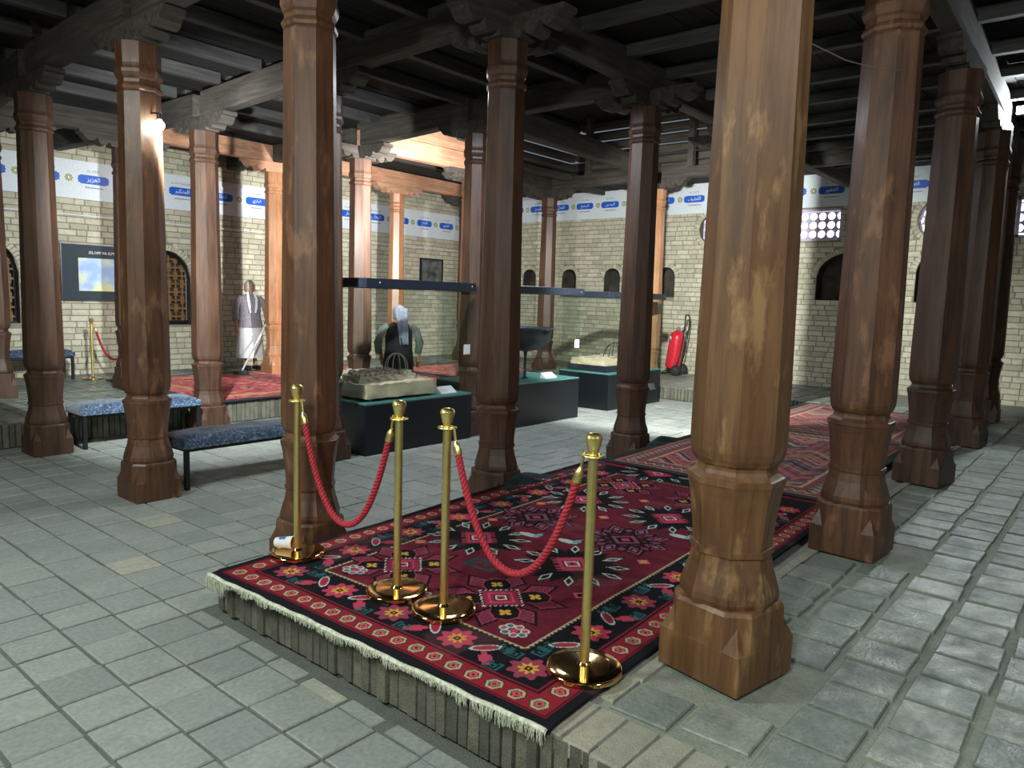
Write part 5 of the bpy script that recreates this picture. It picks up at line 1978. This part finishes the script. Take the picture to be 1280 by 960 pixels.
def hood(root, s, mat, open_=0.55):
    vs, fs = [], []
    n, m = 22, 12
    for i in range(m):
        ph = PI * 0.02 + (PI * 0.74) * i / (m - 1)
        for k in range(n):
            a = open_ + (2 * PI - 2 * open_) * k / (n - 1)
            rr = math.sin(ph)
            f = 1.0 + (0.35 if i > 8 else 0) * (i - 8) / 4
            vs.append((.012 * s + .108 * s * rr * math.cos(a) * f, .097 * s * rr * math.sin(a) * f, 1.535 * s + .112 * s * math.cos(ph) - (0.03 * (i - 8) / 4 if i > 8 else 0)))
    for i in range(m - 1):
        for k in range(n - 1):
            fs.append((i * n + k, i * n + k + 1, (i + 1) * n + k + 1, (i + 1) * n + k))
    o = mesh_obj('headscarf', vs, fs, mat, root, smooth=180)
    md = o.modifiers.new('s', 'SOLIDIFY'); md.thickness = 0.008; md.offset = 1
    return o
hood(pa, s, M['scarf_b'])
for q in (-1, 1):
    MB().tube([(.055, q * .055, 1.42 * s), (.13, q * .075, 1.30 * s), (.155, q * .06, 1.15 * s), (.15, q * .055, 1.05 * s)], [.02, .024, .026, .028], 8).build('scarf_end', M['robe'], pa, smooth=80)
for q in (-1, 1):
    MB().box(-.05, .19, q * .09 - .045, q * .09 + .045, 0, .075, .02).build('shoe', M['black'], pa)
vw = thing('vacuum_wand', 'white vacuum wand with grey nozzle and black hose on the red rug', 'vacuum cleaner', (0, 0, 0))
hand = pa.matrix_basis @ Vector((.38, .17, .87))
noz = Vector((6.72, 11.62, LZ + .05))
MB().tube([hand, noz + (hand - noz) * .35, noz + (hand - noz) * .05], .016, 10).build('wand', M['white'], vw, smooth=60)
dv = (noz - hand); dv.z = 0; dv.normalize()
nb = MB(); nb.box(-.13, .13, -.06, .05, -.028, .03, .012)
nb.build('nozzle', plain('grey_plastic', (60, 66, 72), .5), vw, loc=tuple(noz), rot=(0, 0, math.atan2(dv.y, dv.x) - PI / 2))
hs = []
for q in range(40):
    t = q / 39
    hs.append(hand.lerp(Vector((7.62, 12.35, LZ + .10)), t) + Vector((.12 * math.sin(t * 9), .08 * math.sin(t * 9 + 1), -.55 * math.sin(PI * t) * .9)))
for p in hs:
    p.z = max(p.z, LZ + .045)
MB().tube(hs, .024, 8).build('hose', M['rubber'], vw, smooth=60)

# person in the dark vest behind the first glass case, seen from the back
pb = thing('person', 'person in dark vest, pale sleeves and lilac headscarf, seen from behind past the sandy model', 'person', (7.22, 8.18, 0.002), math.radians(52))
s = human(pb, 1.56, ((-.02, .30, 1.04), (.14, .24, .82)), ((-.02, -.30, 1.04), (.10, -.30, .82)))
loft('skirt', [((0, 0, .98 * s), .14, .18), ((0, 0, .85 * s), .175, .21), ((0, 0, .5 * s), .19, .23), ((0, 0, .12 * s), .21, .26)], M['vest'], pb, wav=.05)
loft('vest', [((0, 0, 1.385 * s), .075, .09), ((0, 0, 1.35 * s), .10, .15), ((0, 0, 1.29 * s), .13, .195), ((0, 0, 1.15 * s), .145, .195), ((0, 0, 1.0 * s), .15, .195), ((0, 0, .74 * s), .18, .225)], M['vest'], pb, wav=.02)
for q in (-1, 1):
    sleeve('sleeve', [(0, q * .165 * s, 1.32 * s), (-.02, q * .24, 1.22), (-.02, q * .30, 1.04), (.08, q * .285, .90)], [.064, .062, .060, .052], M['shirt'], pb)
hood(pb, s, M['scarf'])
c = MB()
vs, fs = [], []
n, m = 9, 14
for i in range(m):
    t = i / (m - 1)
    for k in range(n):
        a = -1 + 2 * k / (n - 1)
        w = .085 * (1 - .35 * t)
        vs.append((-.105 - .055 * math.sin(min(1, t * 2.2) * PI / 2) - .012 * math.cos(a * 5) + .012 * t, -.02 + a * w - .05 * t, 1.60 * s - t * .52))
for i in range(m - 1):
    for k in range(n - 1):
        fs.append((i * n + k, i * n + k + 1, (i + 1) * n + k + 1, (i + 1) * n + k))
o = mesh_obj('scarf_tail', vs, fs, M['scarf'], pb, smooth=180)
md = o.modifiers.new('s', 'SOLIDIFY'); md.thickness = 0.010
for q in (-1, 1):
    MB().box(-.05, .19, q * .09 - .045, q * .09 + .045, 0, .075, .02).build('shoe', M['black'], pb)

# ------------------------------------------------------------------ lamps (fixtures)
def floodlight(label, loc, target, sz=0.16, lens='led', arm_to=None):
    root = thing('floodlight', label, 'lamp', loc)
    d = (Vector(target) - Vector(loc)).normalized()
    q = d.to_track_quat('-Y', 'Z').to_matrix().to_4x4()
    b = MB(); b.box(-sz / 2, sz / 2, 0.0, .045, -sz * .38, sz * .38, .006)
    for i in range(5):
        x = -sz * .4 + sz * .2 * i
        b.box(x - .004, x + .004, .045, .065, -sz * .34, sz * .34)
    b.v = [q @ Vector(v) for v in b.v]
    b.build('housing', M['black'], root)
    l = MB(); l.box(-sz * .44, sz * .44, -.004, .0, -sz * .33, sz * .33)
    l.v = [q @ Vector(v) for v in l.v]
    l.build('lens', M[lens], root)
    if arm_to:
        MB().tube([q @ Vector((0, .04, 0)), Vector(arm_to) - Vector(loc)], .010, 8).build('arm', M['black'], root, smooth=60)
    return root
bulb = thing('lamp_bulb', 'glaring white lamp bulb fixed to the brown column on the left', 'lamp', (2.785, 5.955, 2.98))
MB().lathe([(-.036, .008), (-.030, .022), (-.012, .034), (.006, .036), (.022, .029), (.034, .018), (.044, .016)], 20).build('bulb_glass', M['led'], bulb, smooth=80)
MB().lathe([(.044, .019), (.085, .019), (.090, .012)], 16).build('socket', M['black'], bulb, smooth=40)
MB().tube([(0, 0, .085), (-.01, .05, .10), (-.03, .12, .10)], .008, 8).build('arm', M['black'], bulb, smooth=60)
floodlight('floodlight fixed to the side of the column at the first glass case', (7.02, 6.66, 3.05), (9.2, 13.0, 1.9), 0.15, arm_to=(6.94, 6.52, 3.05))
floodlight('added floodlight hidden behind the column left of the extinguisher', (7.24, 4.13, 3.05), (14.6, 6.6, 1.5), 0.15, arm_to=(7.12, 4.15, 3.05))  # fixture made up to go with the added back wall spot
floodlight('bright floodlight under the right-hand beam at the photo\'s right edge', (10.52, 1.262, 4.06), (2.0, 0.2, 2.6), 0.13, arm_to=(10.60, 1.40, 4.0))
for loc, t in (((-0.62, 0.33, 3.80), (2.2, 1.6, .2)), ((-0.65, 4.65, 4.0), (0.9, 3.6, 0))):
    pass

# cables on the near column and between columns
def cable(label, pts, r=0.004):
    m_ = MB(); m_.tube(pts, r, 6)
    tag(m_.build('cable', M['plaster'], smooth=60), label, 'cable')
cable('thin grey cable running down the tan column\'s right side', [(3.035, 1.09, 3.58), (3.045, 1.085, 2.6), (3.045, 1.085, 1.9)], 0.004)
cable('thin grey cable slung from the tan column to the second column', [(3.03, 1.09, 2.76), (3.6, 1.12, 2.84), (4.2, 1.14, 2.95), (4.70, 1.16, 3.07)], 0.0025)
